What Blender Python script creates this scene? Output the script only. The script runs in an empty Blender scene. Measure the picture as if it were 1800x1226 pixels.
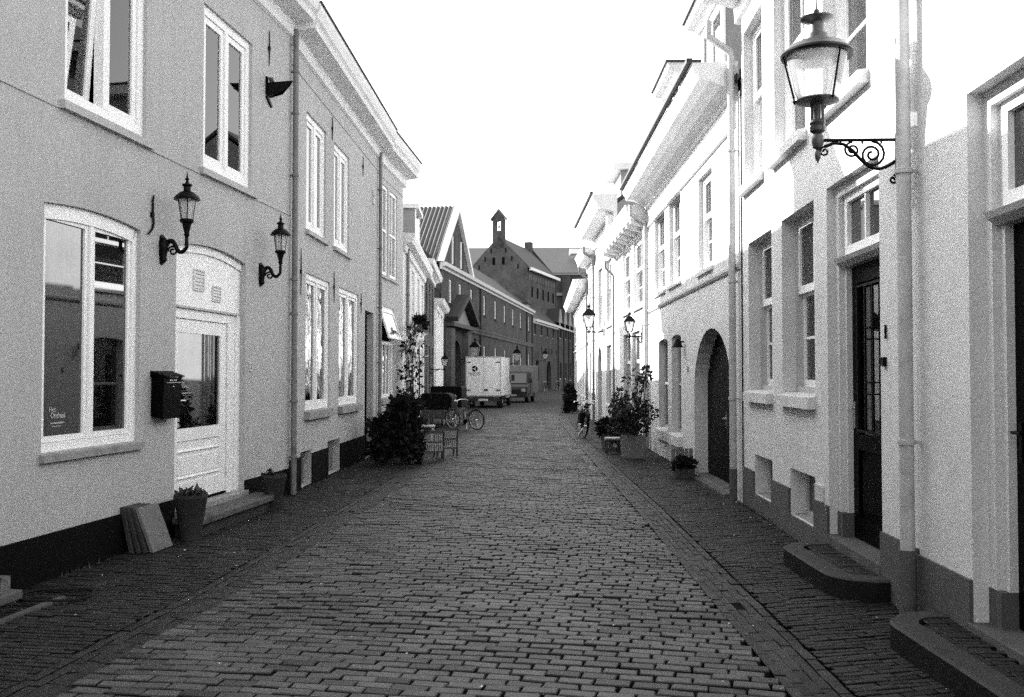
import bpy, math, random
from mathutils import Vector, Matrix

random.seed(7)
R = math.radians
scene = bpy.context.scene
C = scene.collection

# ---------------------------------------------------------------- camera
EYE = 1.72
cam_data = bpy.data.cameras.new('camera')
cam_data.sensor_width = 36.0
cam_data.lens = 34.0
cam_data.clip_start = 0.1
cam_data.clip_end = 2000.0
cam = bpy.data.objects.new('camera', cam_data)
cam.location = (0, 0, EYE)
cam.rotation_euler = (R(90) + math.atan(47 / 1700.0), 0, 0)
C.objects.link(cam)
scene.camera = cam

# ---------------------------------------------------------------- sky, sun, exposure
SUN_EL = R(28.5)
travel = Vector((0.838 * math.cos(SUN_EL), -0.545 * math.cos(SUN_EL), -math.sin(SUN_EL)))
world = bpy.data.worlds.new('World')
scene.world = world
world.use_nodes = True
wn = world.node_tree
wn.nodes.clear()
w_out = wn.nodes.new('ShaderNodeOutputWorld')
w_bg = wn.nodes.new('ShaderNodeBackground')
# black-and-white film, blue-sensitive
w_mix = wn.nodes.new('ShaderNodeVectorMath')
w_mix.operation = 'DOT_PRODUCT'
w_mix.inputs[1].default_value = (0.25, 0.35, 0.40)
w_sky = wn.nodes.new('ShaderNodeTexSky')
w_sky.sky_type = 'NISHITA'
w_sky.sun_disc = False
w_sky.sun_elevation = SUN_EL
w_sky.sun_rotation = math.atan2(-travel.x, -travel.y)
w_sky.air_density = 1.0
w_sky.dust_density = 2.0
w_bg.inputs['Strength'].default_value = 0.14
wn.links.new(w_sky.outputs[0], w_mix.inputs[0])
wn.links.new(w_mix.outputs['Value'], w_bg.inputs['Color'])
wn.links.new(w_bg.outputs[0], w_out.inputs[0])

sun_data = bpy.data.lights.new('sun', 'SUN')
sun_data.energy = 3.4
sun_data.angle = R(0.53)
sun_data.color = (1, 1, 1)
sun = bpy.data.objects.new('sun', sun_data)
sun.location = (-20, 15, 25)
sun.rotation_euler = travel.to_track_quat('-Z', 'Y').to_euler()
C.objects.link(sun)

scene.view_settings.view_transform = 'Standard'
scene.view_settings.look = 'None'
scene.view_settings.gamma = 1.0
scene.view_settings.use_curve_mapping = False
scene.view_settings.exposure = 2.4

scene.render.engine = 'CYCLES'
cy = scene.cycles
cy.use_denoising = False
cy.max_bounces = 8
cy.diffuse_bounces = 4
cy.glossy_bounces = 4
cy.transparent_max_bounces = 12
cy.transmission_bounces = 6
cy.sample_clamp_indirect = 5.0
cy.blur_glossy = 0.3

# ---------------------------------------------------------------- materials (all greys)
MATS = {}


def _nt(name):
    m = bpy.data.materials.new(name)
    m.use_nodes = True
    nt = m.node_tree
    b = nt.nodes['Principled BSDF']
    return m, nt, b


def grey(v):
    return (v, v, v, 1)


def surface(name, base, var=0.15, scale=8.0, fine=120.0, fine_amt=0.1, bump=0.15, bump_scale=60.0,
            bump_dist=0.004, rough=0.8, spec=0.3, stain=0.0, stain_scale=1.2, tone=False, metal=0.0, streak=0.0):
    """Matt surface: a base grey, broad mottling, fine grain, blotchy dirt and a fine bump."""
    m, nt, b = _nt(name)
    N, Lk = nt.nodes.new, nt.links.new
    tc = N('ShaderNodeTexCoord')
    geo = N('ShaderNodeNewGeometry')
    n1 = N('ShaderNodeTexNoise'); n1.inputs['Scale'].default_value = scale; n1.inputs['Detail'].default_value = 5
    n2 = N('ShaderNodeTexNoise'); n2.inputs['Scale'].default_value = fine; n2.inputs['Detail'].default_value = 3
    for n in (n1, n2):
        Lk(geo.outputs['Position'], n.inputs['Vector'])

    def math_(op, a, bb):
        q = N('ShaderNodeMath'); q.operation = op
        for i, x in enumerate((a, bb)):
            if isinstance(x, (int, float)):
                q.inputs[i].default_value = x
            else:
                Lk(x, q.inputs[i])
        return q.outputs[0]
    v = math_('MULTIPLY_ADD', n1.outputs['Fac'], 2 * var)
    v.node.inputs[2].default_value = 1 - var
    g = math_('MULTIPLY_ADD', n2.outputs['Fac'], 2 * fine_amt)
    g.node.inputs[2].default_value = 1 - fine_amt
    v = math_('MULTIPLY', v, g)
    if stain:
        n3 = N('ShaderNodeTexNoise'); n3.inputs['Scale'].default_value = stain_scale
        n3.inputs['Detail'].default_value = 8; n3.inputs['Roughness'].default_value = 0.65
        Lk(geo.outputs['Position'], n3.inputs['Vector'])
        rr = N('ShaderNodeMapRange'); rr.inputs[1].default_value = 0.48; rr.inputs[2].default_value = 0.72
        rr.inputs[3].default_value = 1.0; rr.inputs[4].default_value = 1 - stain
        Lk(n3.outputs['Fac'], rr.inputs[0])
        v = math_('MULTIPLY', v, rr.outputs[0])
    if streak:
        mp = N('ShaderNodeMapping'); mp.inputs['Scale'].default_value = (7, 7, 0.35)
        Lk(geo.outputs['Position'], mp.inputs[0])
        n4 = N('ShaderNodeTexNoise'); n4.inputs['Scale'].default_value = 1.0; n4.inputs['Detail'].default_value = 6
        Lk(mp.outputs[0], n4.inputs['Vector'])
        rr = N('ShaderNodeMapRange'); rr.inputs[1].default_value = 0.5; rr.inputs[2].default_value = 0.78
        rr.inputs[3].default_value = 1.0; rr.inputs[4].default_value = 1 - streak
        Lk(n4.outputs['Fac'], rr.inputs[0])
        v = math_('MULTIPLY', v, rr.outputs[0])
    if tone:
        at = N('ShaderNodeAttribute'); at.attribute_name = 'tone'
        v = math_('MULTIPLY', v, at.outputs['Fac'])
    v = math_('MULTIPLY', v, base)
    cc = N('ShaderNodeCombineColor')
    for i in range(3):
        Lk(v, cc.inputs[i])
    Lk(cc.outputs[0], b.inputs['Base Color'])
    b.inputs['Roughness'].default_value = rough
    b.inputs['Specular IOR Level'].default_value = spec
    b.inputs['Metallic'].default_value = metal
    if bump:
        n5 = N('ShaderNodeTexNoise'); n5.inputs['Scale'].default_value = bump_scale; n5.inputs['Detail'].default_value = 6
        Lk(geo.outputs['Position'], n5.inputs['Vector'])
        bp = N('ShaderNodeBump'); bp.inputs['Strength'].default_value = bump; bp.inputs['Distance'].default_value = bump_dist
        Lk(n5.outputs['Fac'], bp.inputs['Height'])
        Lk(bp.outputs[0], b.inputs['Normal'])
    MATS[name] = m
    return m


def brickwork(name, base, mortar, w=0.21, hgt=0.065, bump=0.4):
    """Walls too far away for single bricks to show: brick pattern as fine grain."""
    m, nt, b = _nt(name)
    N, Lk = nt.nodes.new, nt.links.new
    uv = N('ShaderNodeAttribute'); uv.attribute_name = 'wallco'
    br = N('ShaderNodeTexBrick')
    br.inputs['Color1'].default_value = grey(base * 0.75); br.inputs['Color2'].default_value = grey(base * 1.3)
    br.inputs['Mortar'].default_value = grey(mortar)
    br.inputs['Scale'].default_value = 1.0
    br.inputs['Mortar Size'].default_value = 0.006
    br.inputs['Brick Width'].default_value = w; br.inputs['Row Height'].default_value = hgt
    Lk(uv.outputs['Vector'], br.inputs['Vector'])
    geo = N('ShaderNodeNewGeometry')
    n1 = N('ShaderNodeTexNoise'); n1.inputs['Scale'].default_value = 0.9; n1.inputs['Detail'].default_value = 9
    n1.inputs['Roughness'].default_value = 0.72
    Lk(geo.outputs['Position'], n1.inputs['Vector'])
    mr = N('ShaderNodeMapRange'); mr.inputs[1].default_value = 0.3; mr.inputs[2].default_value = 0.7
    mr.inputs[3].default_value = 0.55; mr.inputs[4].default_value = 1.45
    Lk(n1.outputs['Fac'], mr.inputs[0])
    mx = N('ShaderNodeVectorMath'); mx.operation = 'SCALE'
    Lk(br.outputs['Color'], mx.inputs[0]); Lk(mr.outputs[0], mx.inputs['Scale'])
    Lk(mx.outputs[0], b.inputs['Base Color'])
    b.inputs['Roughness'].default_value = 0.9
    b.inputs['Specular IOR Level'].default_value = 0.2
    bp = N('ShaderNodeBump'); bp.inputs['Strength'].default_value = bump; bp.inputs['Distance'].default_value = 0.01
    bp.invert = True
    Lk(br.outputs['Fac'], bp.inputs['Height']); Lk(bp.outputs[0], b.inputs['Normal'])
    MATS[name] = m
    return m


def pane_glass(name, base=0.004, ior=2.1, wave=0.0, wave_scale=2.0, rough=0.015):
    """Window glass in front of a dark room: two reflecting sheets, nothing to see behind."""
    m, nt, b = _nt(name)
    b.inputs['Base Color'].default_value = grey(base)
    b.inputs['Roughness'].default_value = rough
    b.inputs['IOR'].default_value = ior
    if wave:
        N, Lk = nt.nodes.new, nt.links.new
        geo = N('ShaderNodeNewGeometry')
        n = N('ShaderNodeTexNoise'); n.inputs['Scale'].default_value = wave_scale; n.inputs['Detail'].default_value = 1
        Lk(geo.outputs['Position'], n.inputs['Vector'])
        bp = N('ShaderNodeBump'); bp.inputs['Strength'].default_value = wave; bp.inputs['Distance'].default_value = 0.05
        Lk(n.outputs['Fac'], bp.inputs['Height']); Lk(bp.outputs[0], b.inputs['Normal'])
    MATS[name] = m
    return m


def clear_glass(name, tint=0.92, rough=0.02, ior=1.5, haze=0.0):
    """Thin lantern glass: mostly clear, a mirror sheen at grazing angles, some dust that catches the light."""
    m, nt, b = _nt(name)
    N, Lk = nt.nodes.new, nt.links.new
    out = nt.nodes['Material Output']
    tr = N('ShaderNodeBsdfTransparent'); tr.inputs[0].default_value = grey(tint)
    gl = N('ShaderNodeBsdfGlossy'); gl.inputs['Roughness'].default_value = rough
    tl = N('ShaderNodeBsdfTranslucent'); tl.inputs[0].default_value = grey(0.9)
    df = N('ShaderNodeBsdfDiffuse'); df.inputs[0].default_value = grey(0.8)
    dust = N('ShaderNodeMixShader'); dust.inputs[0].default_value = 0.5
    Lk(tl.outputs[0], dust.inputs[1]); Lk(df.outputs[0], dust.inputs[2])
    m1 = N('ShaderNodeMixShader'); m1.inputs[0].default_value = haze
    Lk(tr.outputs[0], m1.inputs[1]); Lk(dust.outputs[0], m1.inputs[2])
    fr = N('ShaderNodeFresnel'); fr.inputs['IOR'].default_value = ior
    mx = N('ShaderNodeMixShader')
    Lk(fr.outputs[0], mx.inputs[0]); Lk(m1.outputs[0], mx.inputs[1]); Lk(gl.outputs[0], mx.inputs[2])
    Lk(mx.outputs[0], out.inputs[0])
    MATS[name] = m
    return m


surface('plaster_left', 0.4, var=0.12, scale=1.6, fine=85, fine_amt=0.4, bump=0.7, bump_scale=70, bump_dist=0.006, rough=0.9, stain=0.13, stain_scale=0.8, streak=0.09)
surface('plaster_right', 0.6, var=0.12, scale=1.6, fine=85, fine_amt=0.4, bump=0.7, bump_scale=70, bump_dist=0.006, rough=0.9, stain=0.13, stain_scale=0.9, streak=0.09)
surface('plaster_white', 0.62, var=0.05, scale=3, fine=160, fine_amt=0.06, bump=0.35, bump_scale=120, rough=0.88, stain=0.12, stain_scale=0.8, streak=0.12)
surface('plaster_grey', 0.25, var=0.08, scale=3, fine=160, fine_amt=0.08, bump=0.35, bump_scale=120, rough=0.9, stain=0.2, streak=0.12)
surface('plinth_black', 0.004, var=0.3, scale=6, fine=150, fine_amt=0.2, bump=0.4, bump_scale=120, rough=0.75, stain=0.3, spec=0.06)
surface('plinth_grey', 0.085, var=0.12, scale=5, fine=200, fine_amt=0.15, bump=0.5, bump_scale=160, rough=0.9, stain=0.35, stain_scale=2.5)
surface('white_paint', 0.80, var=0.04, scale=4, fine=60, fine_amt=0.03, bump=0.06, bump_scale=40, rough=0.5, spec=0.4, stain=0.06, stain_scale=3)
surface('cornice_paint', 0.66, var=0.05, scale=3, fine=60, fine_amt=0.04, bump=0.08, bump_scale=40, rough=0.55, stain=0.14, stain_scale=1.6, streak=0.1)
surface('frame_grey', 0.42, var=0.08, scale=4, fine=80, fine_amt=0.05, bump=0.1, rough=0.6, stain=0.1)
surface('soffit_grey', 0.45, var=0.05, scale=3, fine=60, fine_amt=0.05, bump=0.1, rough=0.7, stain=0.1)
surface('sill_stone', 0.26, var=0.15, scale=9, fine=150, fine_amt=0.15, bump=0.5, bump_scale=90, rough=0.85, stain=0.4, stain_scale=4)
surface('blue_stone', 0.028, var=0.4, scale=7, fine=180, fine_amt=0.2, bump=0.5, bump_scale=90, rough=0.7, stain=0.6, stain_scale=3)
surface('dark_stone', 0.012, var=0.4, scale=9, fine=120, fine_amt=0.3, bump=0.6, bump_scale=50, bump_dist=0.01, rough=0.85, spec=0.1, stain=0.5, stain_scale=4)
surface('step_stone', 0.085, var=0.2, scale=7, fine=180, fine_amt=0.2, bump=0.6, bump_scale=70, rough=0.8, stain=0.45, stain_scale=3)
surface('slab_concrete', 0.14, var=0.25, scale=14, fine=150, fine_amt=0.2, bump=0.5, bump_scale=90, rough=0.9, stain=0.35, stain_scale=9)
surface('black_iron', 0.003, var=0.2, scale=20, fine=200, fine_amt=0.2, bump=0.2, bump_scale=120, rough=0.42, spec=0.1)
surface('black_paint', 0.0015, var=0.2, scale=10, fine=100, fine_amt=0.1, bump=0.04, bump_scale=30, rough=0.5, spec=0.04)
surface('dark_panel', 0.003, var=0.2, scale=10, fine=100, fine_amt=0.1, bump=0.1, rough=0.55, spec=0.06)
surface('grey_panel', 0.07, var=0.2, scale=6, fine=80, fine_amt=0.1, bump=0.1, rough=0.6)
surface('shutter_grey', 0.13, var=0.15, scale=5, fine=80, fine_amt=0.1, bump=0.2, rough=0.7, stain=0.3)
surface('pale_panel', 0.30, var=0.12, scale=5, fine=80, fine_amt=0.1, bump=0.2, rough=0.7, stain=0.2)
surface('zinc', 0.15, var=0.15, scale=6, fine=60, fine_amt=0.1, bump=0.15, bump_scale=30, rough=0.55, spec=0.5, stain=0.4, stain_scale=5, streak=0.2)
surface('pale_pipe', 0.42, var=0.08, scale=6, fine=60, fine_amt=0.08, bump=0.15, bump_scale=30, rough=0.55, spec=0.4, stain=0.4, stain_scale=4, streak=0.25)
surface('dark_pipe', 0.03, var=0.15, scale=6, fine=60, fine_amt=0.1, bump=0.1, rough=0.5)
surface('lead', 0.03, var=0.2, scale=5, fine=60, fine_amt=0.1, bump=0.2, rough=0.6)
surface('roof_tile', 0.035, var=0.3, scale=3, fine=30, fine_amt=0.2, bump=0.3, bump_scale=12, bump_dist=0.02, rough=0.7, spec=0.4)
surface('pantile', 0.014, var=0.25, scale=3, fine=30, fine_amt=0.2, bump=0.2, bump_scale=12, rough=0.25, spec=0.9)
surface('slate_pale', 0.085, var=0.10, scale=1.2, fine=9, fine_amt=0.12, bump=0.3, bump_scale=8, bump_dist=0.03, rough=0.8)
surface('joint_sand', 0.004, var=0.35, scale=12, fine=240, fine_amt=0.4, bump=0.6, bump_scale=150, rough=1.0, spec=0.06)
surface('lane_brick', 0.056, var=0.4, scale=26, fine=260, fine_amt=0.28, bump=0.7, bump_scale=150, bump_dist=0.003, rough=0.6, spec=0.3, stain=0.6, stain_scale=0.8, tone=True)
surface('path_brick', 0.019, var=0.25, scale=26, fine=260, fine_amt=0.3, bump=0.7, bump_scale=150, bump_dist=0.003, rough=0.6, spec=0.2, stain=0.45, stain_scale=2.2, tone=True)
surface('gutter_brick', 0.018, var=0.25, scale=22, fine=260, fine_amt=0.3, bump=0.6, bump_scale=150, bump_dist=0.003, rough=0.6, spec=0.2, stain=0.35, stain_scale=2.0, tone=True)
surface('leaf_dark', 0.014, var=0.4, scale=9, fine=40, fine_amt=0.2, bump=0, rough=0.8, spec=0.08, tone=True)
surface('leaf_mid', 0.045, var=0.4, scale=9, fine=40, fine_amt=0.2, bump=0, rough=0.5, spec=0.2, tone=True)
surface('stem', 0.04, var=0.3, scale=9, fine=60, fine_amt=0.2, bump=0.2, rough=0.8)
surface('petal', 0.5, var=0.2, scale=9, fine=60, fine_amt=0.1, bump=0, rough=0.8)
surface('terracotta', 0.03, var=0.2, scale=9, fine=120, fine_amt=0.15, bump=0.3, rough=0.85, stain=0.35, stain_scale=6)
surface('pot_pale', 0.15, var=0.25, scale=6, fine=120, fine_amt=0.15, bump=0.4, rough=0.9, stain=0.5, stain_scale=3)
surface('soil', 0.02, var=0.4, scale=20, fine=120, fine_amt=0.3, bump=0.8, bump_scale=40, bump_dist=0.02, rough=1, spec=0.06)
surface('wood_dark', 0.05, var=0.3, scale=9, fine=90, fine_amt=0.2, bump=0.3, rough=0.65)
surface('wood_grey', 0.16, var=0.25, scale=9, fine=90, fine_amt=0.2, bump=0.3, rough=0.75)
surface('rubber', 0.012, var=0.2, scale=20, fine=90, fine_amt=0.1, bump=0.1, rough=0.75, spec=0.1)
surface('chrome', 0.62, var=0.1, scale=9, fine=60, fine_amt=0.05, bump=0, rough=0.28, metal=1.0)
surface('canvas_black', 0.004, var=0.25, scale=6, fine=140, fine_amt=0.2, bump=0.3, bump_scale=30, bump_dist=0.01, rough=0.7, spec=0.06)
surface('vehicle_white', 0.72, var=0.06, scale=2, fine=40, fine_amt=0.05, bump=0.03, rough=0.4, spec=0.5, stain=0.22, stain_scale=2.5, streak=0.15)
surface('vehicle_dark', 0.02, var=0.15, scale=3, fine=60, fine_amt=0.1, bump=0.05, rough=0.4, spec=0.3)
surface('ground_far', 0.07, var=0.2, scale=2, fine=30, fine_amt=0.2, bump=0.4, bump_scale=12, rough=0.95)
surface('plate', 0.45, var=0.05, scale=4, fine=60, fine_amt=0.03, bump=0, rough=0.5)
surface('curtain', 0.55, var=0.08, scale=4, fine=60, fine_amt=0.05, bump=0.1, rough=0.9)
surface('louvre', 0.60, var=0.08, scale=6, fine=60, fine_amt=0.06, bump=0.1, rough=0.6, stain=0.2, stain_scale=6)
surface('decal', 0.01, var=0.05, scale=6, fine=60, fine_amt=0.06, bump=0, rough=0.6, spec=0.06)
surface('lamp_inner', 0.55, var=0.1, scale=6, fine=60, fine_amt=0.06, bump=0, rough=0.5)
surface('lamp_grey', 0.025, var=0.3, scale=9, fine=90, fine_amt=0.15, bump=0.15, rough=0.42, spec=0.6, stain=0.3, stain_scale=9)
brickwork('brick_far', 0.043, 0.16)
brickwork('brick_dark', 0.034, 0.13)
brickwork('lane_far', 0.042, 0.03, w=0.21, hgt=0.112)
pane_glass('pane')
pane_glass('pane_wavy', wave=0.35, wave_scale=2.4)
pane_glass('pane_pale', base=0.16, ior=1.6)
clear_glass('lantern_glass', tint=0.95, rough=0.05, ior=1.25, haze=0.55)
pane_glass('pane_blind', base=0.42, ior=1.5)
pane_glass('pane_old', rough=0.03)
clear_glass('window_glass', tint=0.97, rough=0.012, ior=1.9, haze=0.0)

# ---------------------------------------------------------------- mesh helpers
BASE = {}          # object name -> world position of the space its mesh is written in


class MB:
    """Collects faces in some local frame, then writes ONE mesh object."""

    def __init__(self, frame=None):
        self.v, self.f, self.t = [], [], []
        self.frame = frame or Matrix.Identity(4)

    def poly(self, pts, tone=1.0):
        n = len(self.v)
        self.v += [Vector(p) for p in pts]
        self.f.append(tuple(range(n, n + len(pts))))
        self.t.append(tone)
        return self

    def raw(self, vs, fs, tone=1.0):
        n = len(self.v)
        self.v += [Vector(p) for p in vs]
        self.f += [tuple(i + n for i in q) for q in fs]
        self.t += [tone] * len(fs)
        return self

    def box(self, x0, x1, y0, y1, z0, z1, tone=1.0):
        if x0 > x1: x0, x1 = x1, x0
        if y0 > y1: y0, y1 = y1, y0
        if z0 > z1: z0, z1 = z1, z0
        vs = [(x, y, z) for z in (z0, z1) for y in (y0, y1) for x in (x0, x1)]
        fs = [(0, 2, 3, 1), (4, 5, 7, 6), (0, 1, 5, 4), (2, 6, 7, 3), (0, 4, 6, 2), (1, 3, 7, 5)]
        return self.raw(vs, fs, tone)

    def extrude(self, pts2, axis, a, b):
        """Closed polygon swept from a to b along an axis ('x': pts are (y,z); 'y': (x,z); 'z': (x,y))."""
        n = len(pts2)

        def mk(p, t):
            return {'x': (t, p[0], p[1]), 'y': (p[0], t, p[1]), 'z': (p[0], p[1], t)}[axis]
        vs = [mk(p, a) for p in pts2] + [mk(p, b) for p in pts2]
        fs = [(i, (i + 1) % n, (i + 1) % n + n, i + n) for i in range(n)]
        fs += [tuple(range(n - 1, -1, -1)), tuple(range(n, 2 * n))]
        return self.raw(vs, fs)

    def tube(self, path, r, seg=8, closed=False, caps=True):
        path = [Vector(p) for p in path]
        n = len(path)
        rs = r if isinstance(r, (list, tuple)) else [r] * n
        rings = []
        up = Vector((0, 0, 1))
        prev = None
        for i, p in enumerate(path):
            if closed:
                t = path[(i + 1) % n] - path[i - 1]
            else:
                t = path[min(i + 1, n - 1)] - path[max(i - 1, 0)]
            if t.length < 1e-9:
                t = Vector((0, 0, 1))
            t.normalize()
            if prev is None:
                a = t.cross(up)
                if a.length < 1e-3:
                    a = t.cross(Vector((1, 0, 0)))
            else:
                a = prev - t * prev.dot(t)
                if a.length < 1e-6:
                    a = t.cross(up)
            a.normalize()
            prev = a
            b = t.cross(a)
            rings.append([p + (a * math.cos(k * 2 * math.pi / seg) + b * math.sin(k * 2 * math.pi / seg)) * rs[i] for k in range(seg)])
        vs = [q for ring in rings for q in ring]
        fs = []
        m = n if closed else n - 1
        for i in range(m):
            j = (i + 1) % n
            for k in range(seg):
                l = (k + 1) % seg
                fs.append((i * seg + k, i * seg + l, j * seg + l, j * seg + k))
        if not closed and caps:
            fs.append(tuple(range(seg - 1, -1, -1)))
            fs.append(tuple((n - 1) * seg + k for k in range(seg)))
        return self.raw(vs, fs)

    def lathe(self, prof, c=(0, 0, 0), seg=20, caps=True, a0=0.0, k=1.0):
        c = Vector(c)
        prof = [(r * k, z * k) for r, z in prof]
        vs, fs = [], []
        for r, z in prof:
            for i in range(seg):
                a = a0 + i * 2 * math.pi / seg
                vs.append(c + Vector((r * math.cos(a), r * math.sin(a), z)))
        for i in range(len(prof) - 1):
            for k in range(seg):
                l = (k + 1) % seg
                fs.append((i * seg + k, i * seg + l, (i + 1) * seg + l, (i + 1) * seg + k))
        if caps:
            fs.append(tuple(range(seg - 1, -1, -1)))
            fs.append(tuple((len(prof) - 1) * seg + k for k in range(seg)))
        return self.raw(vs, fs)

    def build(self, name, mat, parent=None, smooth=False, base=None, bevel=0.0, wallco=False, tone=False):
        if parent is not None:
            base = BASE[parent.name]
        elif base is None:
            base = Vector((0, 0, 0))
        base = Vector(base)
        me = bpy.data.meshes.new(name)
        me.from_pydata([self.frame @ p - base for p in self.v], [], self.f)
        if smooth:
            me.polygons.foreach_set('use_smooth', [True] * len(me.polygons))
            try:
                me.set_sharp_from_angle(angle=R(40))
            except Exception:
                pass
        if wallco:
            at = me.attributes.new('wallco', 'FLOAT_VECTOR', 'POINT')
            at.data.foreach_set('vector', [c for p in self.v for c in ((p.x + p.y * 0.77, p.z, 0) if wallco == 'wall' else (p.x, p.y, 0))])
        if tone:
            at = me.attributes.new('tone', 'FLOAT', 'FACE')
            at.data.foreach_set('value', self.t)
        me.materials.append(MATS[mat])
        o = bpy.data.objects.new(name, me)
        C.objects.link(o)
        if parent is None:
            o.location = base
        else:
            o.parent = parent
        BASE[o.name] = base
        if bevel:
            md = o.modifiers.new('bevel', 'BEVEL'); md.width = bevel; md.segments = 2; md.limit_method = 'ANGLE'
        return o


def tag(o, label, cat, group=None):
    o['label'] = label
    o['category'] = cat
    if group:
        o['group'] = group
    return o


def thing(name, label, cat, loc, group=None):
    o = bpy.data.objects.new(name, None)
    o.empty_display_size = 0.2
    o.location = loc
    C.objects.link(o)
    BASE[o.name] = Vector(loc)
    return tag(o, label, cat, group)


def structure(o, kind='structure'):
    o['kind'] = kind
    return o


def text_mesh(string, size, name, mat, parent, frame, base_xyz, depth=0.002, bold=0.0, align='CENTER'):
    cu = bpy.data.curves.new(name, 'FONT')
    cu.body = string
    cu.size = size
    cu.extrude = depth / 2
    cu.offset = bold
    cu.align_x = align
    tmp = bpy.data.objects.new(name + '_tmp', cu)
    C.objects.link(tmp)
    bpy.context.view_layer.update()
    me = bpy.data.meshes.new_from_object(tmp)
    bpy.data.objects.remove(tmp)
    b = BASE[parent.name]
    # text lies in its own xy plane: stand it upright in the facade's frame (x right, -y outward)
    up = Matrix.Translation(base_xyz) @ Matrix.Rotation(R(90), 4, 'X')
    me.transform(Matrix.Translation(-b) @ frame @ up)
    me.materials.clear()
    me.materials.append(MATS[mat])
    o = bpy.data.objects.new(name, me)
    C.objects.link(o)
    o.parent = parent
    BASE[o.name] = b
    return o


class Facade:
    """A vertical plane standing on a line from p0 to p1. Local x runs to the right as one faces it from the street,
    local y goes into the building, z is up."""

    def __init__(self, p0, p1):
        self.p0 = Vector((p0[0], p0[1], 0))
        d = Vector((p1[0] - p0[0], p1[1] - p0[1], 0))
        self.L = d.length
        d.normalize()
        inward = Vector((-d.y, d.x, 0))
        self.M = Matrix(((d.x, inward.x, 0, self.p0.x), (d.y, inward.y, 0, self.p0.y), (0, 0, 1, 0), (0, 0, 0, 1)))

    def mb(self):
        return MB(self.M)

    def w(self, x, y, z=0.0):
        return self.M @ Vector((x, y, z))


def arc_pts(xa, xb, spring, rise, n=14):
    c, hw = (xa + xb) / 2, (xb - xa) / 2
    out = []
    for i in range(n + 1):
        t = -1 + 2 * i / n
        if rise > 0.6 * hw:
            t = math.sin(t * math.pi / 2)
            z = spring + rise * math.sqrt(max(0, 1 - t * t))
        else:
            z = spring + rise * (1 - t * t)
        out.append((c + t * hw, z))
    return out


def wall(fac, house, x0, x1, z0, z1, ops, mat, depth=0.14, name='wall', y=0.0, reveal=None, wallco=False, bottom_cut=None):
    """Front wall with real openings. ops: (xa, xb, za, zb[, rise])."""
    m = fac.mb()
    xs = sorted({x0, x1} | {o[0] for o in ops} | {o[1] for o in ops})
    zs = sorted({z0, z1} | {o[2] for o in ops if o[2] > z0} | {o[3] for o in ops})
    xs = [q for q in xs if x0 <= q <= x1]
    zs = [q for q in zs if z0 <= q <= z1]
    for i in range(len(xs) - 1):
        for j in range(len(zs) - 1):
            cx, cz = (xs[i] + xs[i + 1]) / 2, (zs[j] + zs[j + 1]) / 2
            if any(o[0] < cx < o[1] and o[2] < cz < o[3] for o in ops):
                continue
            m.poly([(xs[i], y, zs[j]), (xs[i + 1], y, zs[j]), (xs[i + 1], y, zs[j + 1]), (xs[i], y, zs[j + 1])])
    for o in ops:
        xa, xb, za, zb = o[:4]
        rise = o[4] if len(o) > 4 else 0
        d = o[5] if len(o) > 5 else depth
        spring = zb - rise
        za_ = max(za, z0)
        m.poly([(xa, y, za_), (xa, y, spring), (xa, y + d, spring), (xa, y + d, za_)])
        m.poly([(xb, y, za_), (xb, y + d, za_), (xb, y + d, spring), (xb, y, spring)])
        if za > z0 and zb - za < 2.2:
            m.poly([(xa, y, za), (xa, y + d, za), (xb, y + d, za), (xb, y, za)])
        if rise:
            ar = arc_pts(xa, xb, spring, rise)
            for (ax, az), (bx, bz) in zip(ar, ar[1:]):
                m.poly([(ax, y, az), (bx, y, bz), (bx, y, zb), (ax, y, zb)])
                m.poly([(ax, y, az), (ax, y + d, az), (bx, y + d, bz), (bx, y, bz)])
        else:
            m.poly([(xa, y, zb), (xb, y, zb), (xb, y + d, zb), (xa, y + d, zb)])
    return m.build(name, mat, house, wallco='wall' if wallco else False)


def shell(fac, house, x0, x1, eave, depth, pitch, mat, roof_mat='roof_tile', over=0.25, name='rear_wall', y0=0.02, ridge_frac=0.5, wallco=False, hip=False):
    """Sides, back and a pitched roof with its ridge parallel to the street."""
    rz = eave + math.tan(R(pitch)) * depth * ridge_frac
    yr = depth * ridge_frac
    m = fac.mb()
    a, b = x0 + 0.012, x1 - 0.012
    for x in (a, b):
        m.poly([(x, y0, 0), (x, depth, 0), (x, depth, eave), (x, yr, rz - 0.1), (x, y0, eave)])
    m.poly([(a, depth, 0), (b, depth, 0), (b, depth, eave), (a, depth, eave)])
    m.build(name, mat, house, wallco='wall' if wallco else False)
    r = fac.mb()
    th = 0.12
    t = math.tan(R(pitch))
    for (ya, za, yb, zb) in ((-0.02, eave - 0.0, yr, rz), (depth + 0.2, eave - 0.15, yr, rz)):
        r.raw([(x0, ya, za), (x1, ya, za), (x1, yb, zb), (x0, yb, zb), (x0, ya, za + th), (x1, ya, za + th), (x1, yb, zb + th), (x0, yb, zb + th)],
              [(0, 1, 2, 3), (4, 7, 6, 5), (0, 4, 5, 1), (1, 5, 6, 2), (3, 2, 6, 7), (0, 3, 7, 4)])
    return r.build('roof', roof_mat, house)


def cornice(fac, house, x0, x1, prof, mat='cornice_paint', name='cornice', smooth=False):
    return fac.mb().extrude(prof, 'x', x0, x1).build(name, mat, house)


def frame_box(m, xa, xb, za, zb, w, y0, y1, wb=None, wt=None):
    """Four bars butted end to end."""
    wb = w if wb is None else wb
    wt = w if wt is None else wt
    m.box(xa, xa + w, y0, y1, za, zb)
    m.box(xb - w, xb, y0, y1, za, zb)
    m.box(xa + w, xb - w, y0, y1, za, za + wb)
    m.box(xa + w, xb - w, y0, y1, zb - wt, zb)


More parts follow.
